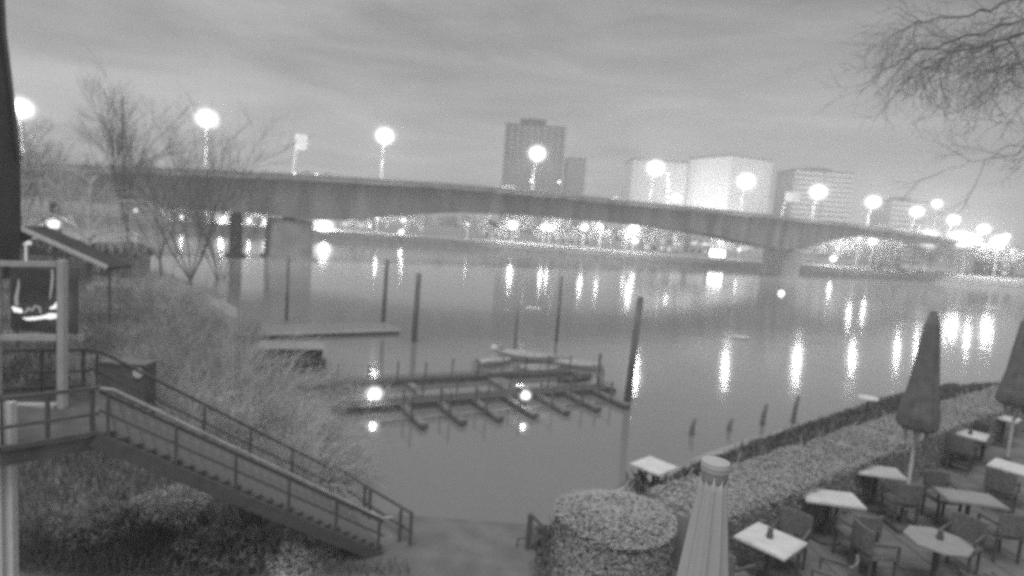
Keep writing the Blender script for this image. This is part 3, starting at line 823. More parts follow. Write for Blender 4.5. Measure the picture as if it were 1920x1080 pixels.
# dock lamps
for px, py, r, lab in ((702,738,11,'bright low dock lamp near the left end of the dock, doubled by its reflection'),(985,741,8,'smaller bright low dock lamp near the middle of the dock')):
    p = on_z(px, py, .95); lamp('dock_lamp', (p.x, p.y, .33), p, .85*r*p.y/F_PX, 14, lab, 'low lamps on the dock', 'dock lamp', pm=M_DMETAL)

# boats
def dinghy_mesh(ln, wd, h, m, cover=None):
    b = MB(); n = 14; secs = []
    for k in range(n+1):
        t_ = k/n; x = (t_-.5)*ln; wv = wd/2*(math.sin(math.pi*min(1, .18+t_*.82))**.6 if t_ < 1 else .02); wv = max(wv, .03)
        sheer = h*(1+.25*(2*t_-1)**2)
        secs.append([(x, -wv, sheer), (x, -wv*.85, h*.35), (x, 0, 0 if t_ < .9 else h*.3), (x, wv*.85, h*.35), (x, wv, sheer)])
    for s_ in secs: b.v += s_
    for k in range(n):
        for j in range(4): b.f.append((k*5+j, (k+1)*5+j, (k+1)*5+j+1, k*5+j+1))
    b.f.append((0,1,2,3,4))
    return b.mesh('hull', m)
def cover_mesh(ln, wd, h, m):
    b = MB(); n = 14
    for k in range(n+1):
        t_ = k/n; x = (t_-.5)*ln*1.01; wv = wd/2*1.03*(math.sin(math.pi*min(1, .18+t_*.82))**.6 if t_ < 1 else .03); wv = max(wv, .04)
        sheer = h*(1+.25*(2*t_-1)**2)
        for j in range(5):
            a = -1+j*.5; b.v.append((x, wv*a, sheer+.02+(.28*wd/1.5)*(1-a*a)*math.sin(math.pi*min(1,max(0,t_*.98+.01)))))
    for k in range(n):
        for j in range(4): b.f.append((k*5+j, (k+1)*5+j, (k+1)*5+j+1, k*5+j+1))
    return b.mesh('boat_cover', m)
hull_me = dinghy_mesh(4.4, 1.5, .5, M_BOAT); cov_me = cover_mesh(4.4, 1.5, .5, M_BOATC)
hull_d = dinghy_mesh(4.0, 1.4, .45, M_WOODD)
boats = [(990,668,-.35,1.1,0,'long pale covered dinghy moored behind the dock, the farthest one'),
         (925,676,.5,.8,0,'pale covered dinghy at the left of the moored group'),
         (1010,690,.2,.85,0,'pale covered dinghy in the middle of the moored group'),
         (1085,682,-.3,.9,0,'pale covered dinghy at the right of the moored group'),
         (950,700,.5,.75,1,'dark open rowing boat tied to the back walkway'),
         (1080,705,.45,.8,1,'dark open rowing boat near the right end of the dock')]
for px, py, rz, s_, dk_, lab in boats:
    p = on_z(px, py, .3); t = thing('dinghy', lab, 'boat', (p.x, p.y, -.12), rz+.2, 'small boats moored at the dock'); t.scale = (s_,)*3
    link('hull', hull_d if dk_ else hull_me, t)
    if not dk_: link('boat_cover', cov_me, t)
    else:
        for x in (-.8, .4): b = MB(); b.box((x, 0, .36), (.25, 1.15, .04)); b.obj('thwart', M_PLANK, t)
    b = MB(); b.box((-2.05, 0, .55), (.16, .3, .5)); b.obj('outboard_bracket', M_DMETAL, t)
# covered motor boat
p = on_z(545, 692, 0)
t = thing('canopy_boat', 'dark moored passenger boat with a long pale flat canopy roof left of the dock', 'boat', (p.x, p.y, -.15), .28)
h_ = dinghy_mesh(4.6, 1.8, .75, mat('dark hull', .05, .6, .1, 2))
b = MB(); b.box((0,-.84,1.15), (3.9,.03,.8)); b.obj('dark_panel', mat('dark panel tone', .05, .9, .2, 3), t)  # dark panels added so the boat reads dark below its canopy
b = MB(); b.box((0,.84,1.15), (3.9,.03,.8)); b.obj('dark_panel', mat('dark panel tone', .05), t); link('hull', h_, t)
b = MB(); b.box((0,0,1.85), (4.3, 1.9, .09)); b.obj('canopy', M_ROOFP, t)
b = MB(); b.box((0,-.96,1.83), (4.3, .05, .18)); b.obj('canopy_edge', M_PALE, t)
for x in (-2.0, -.7, .7, 2.0):
    for y in (-.8, .8): b = MB(); b.bar((x, y, .7), (x, y, 1.8), .05); b.obj('canopy_post', M_DMETAL, t)
b = MB(); b.box((0,.0,.75), (3.0,.9,.25)); b.obj('bench', M_PLANK, t)
# tiny buoys
for px, py, lab in ((927,652,'small pale round buoy floating beyond the dock'),(1465,549,'bright small round buoy light in front of the right pier')):
    p = on_z(px, py, .2); b = MB(); b.ball((0,0,.12), .35 if py > 600 else .6)
    tag(b.obj('buoy', M_PALE if py > 600 else glow('buoy light', 3), None, True, (p.x, p.y, 0)), lab, 'buoy')
# rafts on the river that glint
for px, py, wpx, lab in ((1000,578,34,'low flat pale raft adrift in mid-river'),(1388,631,34,'bright flat raft edge left of the pier reflection')):
    p = on_z(px, py, .15); wd_ = wpx*p.y/F_PX
    b = MB(); b.prism([(-wd_/2,-.25,0),(0,-.5,0),(wd_/2,-.2,0),(wd_*.4,.4,0),(-wd_*.35,.4,0)], (0,0,0), (0,0,.18))
    tag(b.obj('raft', M_PALE, None, False, (p.x, p.y, 0)), lab, 'raft')

# ================================================================== STAIRS, LANDING, SHOWCASE (left)
U = Vector((.79, .61, 0)).normalized(); V = Vector((.61, -.79, 0)).normalized()  # down the stairs / towards the camera
S0 = Vector((-10.55, 14.95, 6.0)); WID = 3.7; SLOPE = 4.5/6.6; RUN = 6.6; NS = 26
st = thing('staircase', 'long outdoor staircase with double handrails going down to the quay', 'staircase', S0, math.atan2(U.y, U.x))
def L3(u, v, z): return (u, -v, z)      # local: x down the run, v towards the camera
M_STEP = mat('stair tread', .15, .85, .25, 3, .2)
tm = MB().box((0, -WID/2, 0), (.30, WID-.2, .06)).mesh('step', M_STEP)
for k in range(NS):
    u = .13+k*RUN/NS; link('step', tm, st, (u, 0, -(k+1)*4.5/NS+.17))
for v in (0, WID):
    b = MB(); b.bar(L3(-.1, v, -.05), L3(RUN+.1, v, -.05-SLOPE*(RUN+.2)), .08, .30); b.obj('stringer', M_DMETAL, st)
    b = MB(); b.tube([L3(-.05, v, 1.03), L3(.25, v, .95), L3(RUN-.1, v, 1.03-SLOPE*(RUN-.1)), L3(RUN+.25, v, 1.03-4.5)], .042 if v == 0 else .034, 8); b.obj('handrail', M_DMETAL if v == 0 else mat('highlit handrail steel', .48, .5, .3, 3), st)  # near rail coloured paler all along to carry its highlight
    b = MB(); b.bar(L3(0, v, .55), L3(RUN, v, .55-4.5), .05, .05); b.obj('mid_rail', M_DMETAL, st)
    if v > 0:
        b = MB(); b.bar(L3(0, v-.10, .93), L3(RUN, v-.10, .93-4.5), .05, .07); b.obj('lower_rail', M_DMETAL, st)
    for k in range(6):
        u = .15+k*(RUN-.3)/5; b = MB(); b.bar(L3(u, v, -SLOPE*u-.05), L3(u, v, 1.0-SLOPE*u), .06); b.obj('railing_post', M_DMETAL, st)
# landing
LD = thing('landing', 'raised landing with dark railings at the top of the stairs', 'landing', S0)
P_far = [S0, on_z(0, 660, 7.0), on_z(-160, 656, 7.0)]; P_near = [S0+V*WID, on_z(0, 752, 7.0), on_z(-180, 748, 7.0)]
def rel(p, z): return (p.x-S0.x, p.y-S0.y, z-S0.z)
b = MB(); b.prism([rel(p, 5.72) for p in (P_far[0], P_far[1], P_far[2], P_near[2], P_near[1], P_near[0])], (0,0,0), (0,0,.27)); b.obj('deck', mat('landing deck', .14, .9, .3, 2), LD)
for P in (P_far, P_near):
    for z, wd_ in ((7.03, .07), (6.48, .055), (6.08, .08)):
        b = MB(); b.bar(rel(P[0], z), rel(P[1], z), wd_); b.bar(rel(P[1], z), rel(P[2], z), wd_); b.obj('rail', M_DMETAL, LD)
    for k in range(4):
        q = P[0].lerp(P[2], k*.25+.04); b = MB(); b.bar(rel(q, 5.9), rel(q, 7.0), .06); b.obj('railing_post', M_DMETAL, LD)
for px in (22,):
    q = on_y(14, 900, 11.3)
    b = MB()
    for dx in (-.11, .11): b.box((q.x+dx, q.y, 4.2), (.075, .14, 5.3))
    b.box((q.x, q.y+.03, 4.2), (.16, .04, 5.3))
    b.v = [(x-q.x, y-q.y, z-1.5) for x, y, z in b.v]
    tag(b.obj('support_post', M_PALE, None, False, (q.x, q.y, 1.5)), 'pale twin-flanged support post at the bottom left corner', 'post')
# quay-level guard rail after the stair foot
ft = S0+U*(RUN+.0); ft.z = 1.5
g1 = on_z(685, 910, 2.5); g2 = on_z(772, 962, 2.5); g3 = on_z(752, 955, 2.5)
t = thing('guard_rail', 'dark guard rail turning the corner at the foot of the stairs', 'railing', (g1.x, g1.y, 1.5))
def rl(p, z): return (p.x-g1.x, p.y-g1.y, z)
f0 = Vector((S0.x+U.x*(RUN+.25), S0.y+U.y*(RUN+.25), 0))
for z in (1.0, .45):
    b = MB(); b.bar(rl(f0, z), rl(g1, z), .06); b.bar(rl(g1, z), rl(g2, z), .07); b.obj('rail', M_DMETAL, t)
for p in (g1, g2, g3, g1.lerp(g2, .12)):
    b = MB(); b.bar(rl(p, 0), rl(p, 1.0), .09); b.obj('railing_post', M_DMETAL, t)
g = on_z(990, 1030, 1.5); e1 = on_z(1015, 968, 2.3)
t = thing('gate_post', 'short dark gate with a looped top rail standing at the quay', 'gate', (g.x, g.y, 1.5))
b = MB(); b.box((0,0,.55), (.16,.16,1.1)); b.obj('post', M_DMETAL, t)
b = MB(); b.bar((.0,0,1.08), (.38,-.25,.85), .07); b.bar((.38,-.25,.85), (.45,-.3,0), .06); b.obj('loop_rail', M_DMETAL, t)
b = MB(); b.bar((0,0,.55), (.42,-.28,.5), .05); b.obj('mid_rail', M_DMETAL, t)
b = MB(); b.tube([(-.08,0,.35), (-.3,.05,.3), (-.34,.05,.05)], .03, 6); b.obj('bracket', M_DMETAL, t)
# quay paving
b = MB(); b.box((-1.1, 14.6, 1.40), (8.6, 7.5, .24)); tag(b.obj('quay_path', mat('quay paving', .19, .9, .2, 1.2, .2)), kind='structure')
# glazed showcase
YS = 13.5
def sp(px, py): return on_y(px, py, YS)
O = sp(60, 775); O.z = 6.0
sh = thing('showcase', 'tall pale-framed glass showcase with glowing lights inside at far left', 'showcase', O)
def rs_(px, py, dy=0): p = sp(px, py); return (p.x-O.x, p.y-O.y+dy, p.z-O.z)
def fr(a, c, wd_, name='frame', m=M_PALE): b = MB(); b.bar(a, c, wd_, wd_, up=(0,1,0)); return b.obj(name, m, sh)
M_FR = mat('grey frame paint', .5, .6, .12, 4)
fr(rs_(117, 488), rs_(117, 778), .15, m=M_FR); fr(rs_(-6, 488), rs_(-6, 778), .15, m=M_FR)
for y_ in (494, 632, 764): fr(rs_(3, y_), rs_(108, y_+1), .2 if y_ == 764 else .12, m=M_FR)
a, c = Vector(rs_(3, 500)), Vector(rs_(109, 628))
b = MB(); b.box(((a.x+c.x)/2, .42, (a.z+c.z)/2), (c.x-a.x+.3, .04, a.z-c.z+.1)); b.obj('back_panel', M_DMETAL, sh)
gm = bpy.data.materials.new('clear glass'); gm.use_nodes = True; gb = gm.node_tree.nodes['Principled BSDF']
gb.inputs['Base Color'].default_value = (.03,.03,.03,1); gb.inputs['Alpha'].default_value = .18; gb.inputs['Roughness'].default_value = .05
b = MB(); b.box(((a.x+c.x)/2, -.02, (a.z+c.z)/2), (c.x-a.x-.02, .012, a.z-c.z-.02)); b.obj('pane', gm, sh)
a2, c2 = Vector(rs_(3, 638)), Vector(rs_(109, 752))
b = MB(); b.box(((a2.x+c2.x)/2, -.02, (a2.z+c2.z)/2), (c2.x-a2.x-.02, .012, a2.z-c2.z-.02)); b.obj('pane', gm, sh)
M_NEON = glow('glowing strip', 1.6); M_NEON2 = glow('faint glowing strip', .42)
def blobtube(pts, rads, m, name='glow_strip'):
    b = MB(); b.tube([rs_(x, y, .15) for x, y in pts], [r/83 for r in rads], 8); b.obj(name, m, sh)
blobtube([(13,577),(20,583),(27,584),(31,588)], [1.5,5,4.5,1.5], M_NEON)
blobtube([(33,598),(42,600),(54,599),(64,598),(74,596),(84,595),(94,594),(100,591)], [1,3,3.5,3,3.5,6,5,1], M_NEON)
blobtube([(85,580),(94,577),(101,572),(105,562)], [2,4,6,2], M_NEON)
blobtube([(21,575),(20,560),(24,540),(25,525)], [3,3,2,1], M_NEON2)
blobtube([(105,562),(107,545),(102,520),(108,508)], [3,2,1.5,1], M_NEON2)
blobtube([(84,562),(87,540),(89,520),(88,507)], [1,2,2,1.5], M_NEON2)
blobtube([(36,588),(44,580),(50,584),(56,575),(64,578),(67,590)], [2,3,2,2,2.5,1], M_NEON2)

# shelter roof with thin pole
t = thing('open_shelter', 'open shelter with a sloping pale-edged roof on thin poles at left', 'shelter', (on_y(203, 655, 34).x, 34, zland(on_y(203, 655, 34).x, 34)))
o = t.location
def q_(px, py, Y): p = on_y(px, py, Y); return Vector((p.x-o.x, p.y-o.y, p.z-o.z))
A = q_(30, 424, 34); B = q_(202, 502, 34); A2 = q_(30, 424, 34)+Vector((0,6,0)); B2 = B+Vector((0,6,0))
b = MB(); b.prism([tuple(A), tuple(B), tuple(B-Vector((0,0,.15))), tuple(A-Vector((0,0,.15)))], (0,0,0), (0,2.2,0)); b.obj('roof', M_ROOF, t)
b = MB(); b.bar(A+Vector((0,-.06,.02)), B+Vector((0,-.06,.02)), .1, .22, up=(0,0,1)); b.obj('verge_board', M_PALE, t)
Cc = q_(-70, 490, 34); b = MB(); b.prism([tuple(A), tuple(Cc), tuple(Cc-Vector((0,0,.15))), tuple(A-Vector((0,0,.15)))], (0,0,0), (0,2.2,0)); b.obj('roof', M_ROOF, t)
for px in (203, 100, 30):
    pp = q_(px, 600, 34); zt_ = 0 if False else (B.z if px == 203 else min(A.z, B.z+(203-px)/173*(A.z-B.z)))
    b = MB(); b.bar((pp.x, .1, -.2), (pp.x, .1, zt_-.1), .10); b.obj('pole', M_DMETAL, t)
b = MB(); b.bar((q_(30,600,34).x, .1, B.z-.4), (B.x, .1, B.z-.4), .14); b.obj('tie_beam', M_DMETAL, t)

# dark boat shed mound and low walls
def shed(px0, px1, pyt, pyb, Y, label, m=M_ROOF):
    A = on_y(px0, pyb, Y); B = on_y(px1, pyt, Y); z0 = zland((A.x+B.x)/2, Y)
    t = thing('boat_shed', label, 'shed', ((A.x+B.x)/2, Y, z0)); wd_ = B.x-A.x; h = max(1.5, B.z-z0)
    b = MB(); b.box((0, 2, h*.3), (wd_*.94, 4, h*.6)); b.obj('wall', M_WOODD, t)
    b = MB(); n = 10; pts = [(wd_/2*math.cos(math.pi*k/n), 0, h*.6+h*.4*math.sin(math.pi*k/n)) for k in range(n+1)]
    b.prism(pts, (0,-.3,0), (0,4.2,0)); b.obj('roof', m, t)
    b = MB(); b.box((0, -.02, h*.27), (wd_*.3, .06, h*.5)); dr_ = b.obj('door', M_DMETAL, t); b = MB(); b.box((wd_*.1, -.08, h*.27), (.05, .06, .2)); b.obj('handle', M_STEEL, dr_)
shed(150, 245, 458, 500, 68, 'low dark boat shed with a rounded roof behind the shelter')
shed(20, 120, 452, 520, 60, 'low dark shed under the shelter roof at far left')
b = MB(); b.box((0,0,.0), (.9,.12,.3)); b.bar((0,0,-.15), (0,0,-2.4), .08)
q = on_y(48, 455, 50); tag(b.obj('lit_panel', glow('lit panel', .75), None, False, (q.x, q.y, q.z)), 'small glowing flat lamp panel left of the shelter roof', 'lamp')
q = on_y(101, 420, 58); lamp('garden_lamp', (q.x, q.y, zland(q.x, q.y)), q, .35, 12, 'small bright garden lamp seen above the sloping shelter roof', None, 'garden lamp')
for px, py, wpx, lab in ((120,527,80,'low dark wall left of the bank path'),(215,520,70,'low dark wall on the bank below the boat shed')):
    q = on_y(px, py, 55); z0 = zland(q.x, 55)
    b = MB(); b.box((0,0,.45), (wpx*55/F_PX, .4, .9)); b.box((0,0,.95), (wpx*55/F_PX+.1, .5, .1))
    tag(b.obj('garden_wall', M_QUAY, None, False, (q.x, 55, z0)), lab, 'wall')
# dark box by the landing (cabinet with round pale lid)
q = on_z(240, 742, 1.5)
q = Vector((on_y(240, 700, 22).x, 22, zland(on_y(240, 700, 22).x, 22)))
t = thing('storage_cabinet', 'dark storage cabinet with a pale round disc behind the landing', 'cabinet', q)
hh = on_y(240, 680, 22).z-q.z; b = MB(); b.box((0,0,hh/2), (1.7,.7,hh)); b.obj('body', M_DMETAL, t)
b = MB(); b.box((0,0,hh+.04), (1.8,.8,.08)); b.obj('top', M_WOODD, t)
b = MB(); b.tube([(.62,-.36,hh-.25), (.62,-.41,hh-.25)], .19, 16); b.obj('disc', M_PALE, t)

# house at the left edge: dark gable with steep roof edge
Yh = 24
pts = [on_y(x, y, Yh) for x, y in ((-300,-60),(3,-60),(9,60),(26,200),(38,300),(40,425),(36,520),(-300,520))]
o0 = Vector((pts[4].x, Yh, 1.5))
t = thing('house', 'dark house wall with a slanting roof edge filling the left picture border', 'house', o0)
b = MB(); b.prism([(p.x-o0.x, 0, p.z-1.5) for p in pts], (0,0,0), (0,-9,0)); b.obj('wall', mat('dark render wall', .09, .9, .25, .6, .1), t)
for k in range(1, 4):
    a, c = pts[k]-o0, pts[k+1]-o0; b = MB(); b.bar((a.x+.03, -.1, a.z), (c.x+.03, -.1, c.z), .12, .16, up=(0,1,0)); b.obj('roof_edge_board', M_DMETAL, t)

# ================================================================== TERRACE FURNITURE (right)
def hedge_mesh(path, wd_, h, seed, n):
    rnd = random.Random(seed); b = MB(); core = MB()
    pts = [Vector((x, y, 0)) for x, y in path]; segs = [(a, c, (c-a).length) for a, c in zip(pts, pts[1:])]; tot = sum(s[2] for s in segs)
    for a, c, ln in segs: core.bar(a+Vector((0,0,h*.45)), c+Vector((0,0,h*.45)), wd_*.86, h*.86)
    for k in range(n):
        s_ = rnd.uniform(0, tot)
        for a, c, ln in segs:
            if s_ <= ln: break
            s_ -= ln
        d = (c-a)/ln; nn = Vector((-d.y, d.x, 0)); p = a+d*s_
        bmp = .07*mnoise.noise(Vector((p.x*1.3, p.y*1.3, 1)))
        if rnd.random() < .55: q = p+nn*rnd.uniform(-wd_/2, wd_/2)+Vector((0,0,h+bmp+rnd.uniform(-.08,.03)))
        else: q = p+nn*(rnd.choice((-1,1))*(wd_/2+bmp+rnd.uniform(-.05,.03)))+Vector((0,0,rnd.uniform(0,h)))
        sn = Vector((0,0,1)) if q.z > h-.12 else nn; sn = (sn+Vector((rnd.gauss(0,.25), rnd.gauss(0,.25), rnd.gauss(0,.25)))).normalized()
        u = sn.cross(Vector((rnd.gauss(0,1), rnd.gauss(0,1), rnd.gauss(0,1)))).normalized(); v = sn.cross(u)
        b.quad(q, u*rnd.uniform(.014,.028), v*.012)
    for k in range(700):
        s_ = rnd.uniform(0, tot)
        for a, c, ln in segs:
            if s_ <= ln: break
            s_ -= ln
        d = (c-a)/ln; nn = Vector((-d.y, d.x, 0)); p = a+d*s_+nn*rnd.uniform(-wd_/2, wd_/2)
        u = Vector((rnd.gauss(0,.3), rnd.gauss(0,.3), 1)).normalized()*rnd.uniform(.05,.16); b.quad(p+Vector((0,0,h+u.z*.6)), u, u.cross(Vector((rnd.gauss(0,1), 1, 0))).normalized()*.012)
    return core, b
co, lv = hedge_mesh([(2.7,8.75),(3.95,9.6),(10.1,14.3),(16.0,18.5),(33,29)], 1.15, .98, 1, 90000)
t = thing('hedge', 'long clipped hedge running along the river side of the terrace', 'hedge', (0,0,6.0))
co.obj('hedge_core', M_LEAFD, t); tag(lv.obj('leaves', M_LEAF, t), kind='stuff')
rnd = random.Random(6); b = MB(); c_ = MB(); c_.lathe([(.75,0),(.85,.3),(.82,.75),(.6,.95),(.1,1.02)], 20)
for k in range(36000):
    a = rnd.uniform(0, 6.28)
    if rnd.random() < .5: rr = .92*math.sqrt(rnd.random()); z = 1.08-.18*(rr/.92)**4+rnd.uniform(-.05,.03)
    else: rr = .9+rnd.uniform(-.06,.06); z = rnd.uniform(0,.98)
    rr *= 1+.05*math.sin(3*a)
    sn = Vector((0,0,1)) if z > .85 else Vector((math.cos(a), math.sin(a), 0)); sn = (sn+Vector((rnd.gauss(0,.25), rnd.gauss(0,.25), rnd.gauss(0,.25)))).normalized()
    u = sn.cross(Vector((rnd.gauss(0,1), rnd.gauss(0,1), rnd.gauss(0,1)))).normalized(); v = sn.cross(u)
    b.quad((rr*math.cos(a), rr*math.sin(a), z), u*rnd.uniform(.014,.028), v*.012)
t = thing('round_shrub', 'broad rounded clipped shrub at the near corner of the terrace', 'shrub', (1.74,8.27,6.0)); t.scale = (.9,.9,1)
c_.obj('shrub_core', M_LEAFD, t); tag(b.obj('leaves', M_LEAF, t), kind='stuff')
# dark planting on the slope beyond the hedge
b = MB(); rg = random.Random(10)
for k in range(16000):
    x = rg.uniform(1.2, 34); s_ = rg.random()
    y0 = 9.5+max(0, x-.5)*.62
    y = y0+.8+s_*(7+.3*x); z = zland(x, y)
    if sdist(x, y, SHORE) < .3: continue
    for q in range(2):
        u = Vector((rg.gauss(0,.6), rg.gauss(0,.6), .8)).normalized()*rg.uniform(.08,.22); v = Vector((rg.gauss(0,1), rg.gauss(0,1), 0)).normalized()*.02
        b.quad((x+rg.gauss(0,.1), y+rg.gauss(0,.1), z+.12), u, v)
tag(b.obj('bank_grass', mat('dark bank grass', .15, .95, .4, 1)), 'dark rough grass on the slope below the hedge', 'grass', kind='stuff')

def square_table(loc, rz, sx, sy, label, shape='square', h=.75, tm=None):
    t = thing('table', label, 'table', loc, rz, 'terrace tables')
    b = MB()
    if shape == 'square':
        b.box((0,0,h-.02), (sx, sy, .035)); b.box((0,0,h+.002), (sx-.05, sy-.05, .012))
    else: b.lathe([(sx/2-.02,h-.04),(sx/2,h-.03),(sx/2,h-.005),(sx/2-.02,h+.004)], 8 if shape == 'oct' else 24)
    b.obj('table_top', tm or M_TABLE, t)
    if max(sx, sy) > 1.0:
        for ux in (-1, 1):
            for uy in (-1, 1): b = MB(); b.bar((ux*(sx/2-.06), uy*(sy/2-.06), 0), (ux*(sx/2-.06), uy*(sy/2-.06), h-.04), .045); b.obj('leg', M_DMETAL, t)
    else:
        b = MB(); b.tube([(0,0,.03), (0,0,h-.04)], .035, 8); b.obj('pedestal', M_DMETAL, t)
        b = MB(); b.lathe([(.24,0),(.24,.02),(.06,.05)], 16); b.obj('foot', M_DMETAL if h > .6 else M_PALE, t)
    return t
TZ = 6.02
def at_t(px, py, z=TZ+.75): p = on_z(px, py, z); return Vector((p.x, p.y, TZ))
tabs = {}
tabs['A'] = square_table(at_t(1445,1011), R(42), .74, .74, 'nearest square white table, right of the pale pleated parasol')
tabs['B'] = square_table(at_t(1556,931), R(-8), .95, .60, 'rectangular white table with a dark chair back cutting into its near edge')
tabs['C'] = square_table(at_t(1645,882), R(-12), .88, .6, 'white table left of the middle dark parasol pole')
tabs['D'] = square_table(at_t(1817,812), R(45), .74, .74, 'farthest square white table between the two dark parasols')
tabs['E'] = square_table(at_t(1759,1012), R(20), .90, .90, 'eight-sided greyish table at the bottom right', 'oct', tm=M_TABLE2)
tabs['F'] = square_table(at_t(1818,932), R(-10), .95, .6, 'greyish rectangular table behind the eight-sided one', tm=M_TABLE2)
tabs['G'] = square_table(at_t(1900,876), R(40), .74, .74, 'white table cut by the right picture edge, at the second dark parasol')
tabs['H'] = square_table(at_t(1885,783), R(40), .6, .6, 'thin-edged table farthest right on the terrace')
for k, (px, py, lab) in enumerate(((1443,1000,'small dark candle holder on the nearest square table'),(1819,806,'small dark candle holder on the farthest square table'),(1762,1002,'small dark candle holder on the eight-sided table'))):
    p = on_z(px, py+8, TZ+.76); b = MB(); b.lathe([(.045,0),(.05,.03),(.035,.10),(.045,.14),(.02,.145)], 12)
    tag(b.obj('candle_holder', M_DMETAL, None, True, (p.x, p.y, TZ+.758)), lab, 'candle holder', 'candle holders on tables')
# low pedestal table beyond the hedge, path lamp
p = on_z(1227, 872, 5.55); zg = zland(p.x, p.y)
q = on_y(1227, 914, p.y)
t = square_table((p.x, p.y, q.z), R(43), .82, .82, 'small square white table with a pedestal beyond the round shrub', h=5.55-q.z if 5.55-q.z > .3 else .5)
p = on_y(1628, 747, 19); zg = zland(p.x, p.y)
t = thing('path_lamp', 'slim path lamp with a flat pale disc shade beyond the hedge', 'garden lamp', (p.x, p.y, zg))
b = MB(); b.tube([(0,0,0), (0,0,p.z-zg)], .03, 8); b.obj('pole', M_DMETAL, t)
b = MB(); b.lathe([(.04,.06),(.30,.03),(.31,.0),(.28,-.02),(.05,-.02)], 20, (0,0,p.z-zg)); b.obj('lamp_shade', M_TABLE, t)

ch = None
def make_chair(loc, rz, label):
    t = thing('chair', label, 'chair', loc, rz, 'dark chairs on the terrace')
    b = MB(); b.box((0,0,.44), (.46,.46,.05)); b.obj('seat', M_RATTAN, t)
    b = MB(); n = 8
    for k in range(n):
        a0 = -.5+k/n; x0, x1 = a0*.48, (a0+1/n)*.48
        y0, y1 = .22+.05*(1-(2*a0)**2), .22+.05*(1-(2*(a0+1/n))**2)
        b.bar((x0, y0, .68), (x1, y1, .68), .03, .36)
    b.obj('backrest', M_RATTAN, t)
    for sx in (-1, 1):
        for sy in (-1, 1): b = MB(); b.bar((sx*.2, sy*.2, 0), (sx*.2, sy*.2, .43 if sy < 0 else .55), .035); b.obj('leg', M_DMETAL, t)
        b = MB(); b.bar((sx*.23, -.2, .64), (sx*.23, .22, .66), .035); b.bar((sx*.23, -.2, .43), (sx*.23, -.2, .64), .03); b.obj('armrest', M_DMETAL, t)
    return t
chairs = [('B', .12, -.66, math.pi+.1, 'dark chair whose back cuts into the near edge of the rectangular table'),
          ('B', -.68, .12, R(85), 'dark chair at the left end of the rectangular table'),
          ('B', .2, .62, 0, 'dark chair on the river side of the rectangular table'),
          ('C', .1, -.62, math.pi, 'dark chair on the near side of the table by the middle parasol pole'),
          ('C', -.05, .6, .1, 'dark chair on the river side of the table by the middle parasol pole'),
          ('A', -.72, -.45, R(120), 'dark chair at the near left corner of the nearest square table'),
          ('A', .55, .55, R(-40), 'dark chair behind the nearest square table'),
          ('A', .65, -.5, R(-130), 'dark chair at the near right corner of the nearest square table'),
          ('E', -.85, .1, R(95), 'dark chair left of the eight-sided table'),
          ('E', .1, -.85, math.pi, 'dark chair in front of the eight-sided table'),
          ('E', .75, .5, R(-55), 'dark chair right behind the eight-sided table'),
          ('F', .1, -.62, math.pi, 'dark chair whose back cuts into the grey rectangular table'),
          ('F', 0, .62, 0, 'dark chair behind the grey rectangular table'),
          ('D', -.55, -.55, R(135), 'dark chair in front of the farthest square table'),
          ('D', .55, .5, R(-45), 'dark chair behind the farthest square table'),
          ('G', -.6, -.5, R(130), 'dark chair in front of the table at the right edge')]
for T, dx, dy, rz, lab in chairs:
    o_ = tabs[T].location
    if ch is None: ch = make_chair((o_.x+dx, o_.y+dy, TZ), rz, lab)
    else: copy_thing(ch, (o_.x+dx, o_.y+dy, TZ), rz, lab)

# closed parasols
def parasol(loc, ztop, hem, prof, m, label, folds=8, capr=.05, fringe=False, poler=.024, rz=0, pm=M_PALE):
    t = thing('closed_parasol', label, 'parasol', loc, rz, 'closed parasols'); H = ztop-loc[2]
    b = MB(); n = folds*8
    pr = [(r, H-d) for d, r in prof]; pr.reverse()
    b.lathe(pr, n, mod=lambda a, k: 1+.26*(1-abs(math.sin(folds*a/2)))-.13+.05*math.sin(3*a+k))
    b.obj('canopy', m, t, True)
    b = MB(); b.tube([(0,0,0), (0,0,H-hem+.2)], poler, 10); b.obj('pole', pm, t)
    b = MB(); b.lathe([(capr,H-.035),(capr*1.05,H-.01),(capr,H+.008),(capr*.3,H+.02)], 24); b.obj('cap', m, t)
    b = MB(); b.lathe([(capr*.96,H-.075),(capr*.98,H-.036)], 24); b.obj('shade_ring', mat('grey strap', .30, .8, .1, 8) if m is M_FABP else m, t)  # ring below the cap; its grey paints shade on the pale parasol
    b = MB(); b.box((0,0,.04), (.5,.5,.08)); b.lathe([(.06,.08),(.05,.35)], 12); b.obj('base', M_QUAY, t)
    if fringe:
        for k in range(folds):
            a = 2*math.pi*(k+.3)/folds; r = prof[-1][1]*1.02
            b = MB(); b.prism([(r*math.cos(a-.25), r*math.sin(a-.25), H-hem+.06),(r*math.cos(a+.2), r*math.sin(a+.2), H-hem+.05),(r*.8*math.cos(a), r*.8*math.sin(a), H-hem-.26-.08*(k%2))], (0,0,0), (.01,.01,0)); b.obj('hem_fold', mat('grey parasol hem', .28, .9, .2, 6), t)
    return t
p = on_z(1691, 989, TZ)
parasol((p.x, p.y, TZ), on_y(1745, 585, p.y).z, 2.15, [(.0,.05),(.25,.11),(.9,.17),(1.4,.22),(1.85,.29),(2.05,.30),(2.12,.24)], M_FABD, 'dark closed parasol in the middle of the terrace on a thin pale pole', fringe=True, poler=.032)
p = on_z(1884, 884, TZ)
parasol((p.x, p.y, TZ), on_y(1900, 585, p.y).z, 2.2, [(.0,.06),(.25,.15),(.9,.22),(1.4,.26),(1.85,.33),(2.1,.36),(2.2,.28)], M_FABD, 'dark closed parasol near the right picture edge', fringe=True, poler=.03)
p = on_y(1342, 868, 2.62)
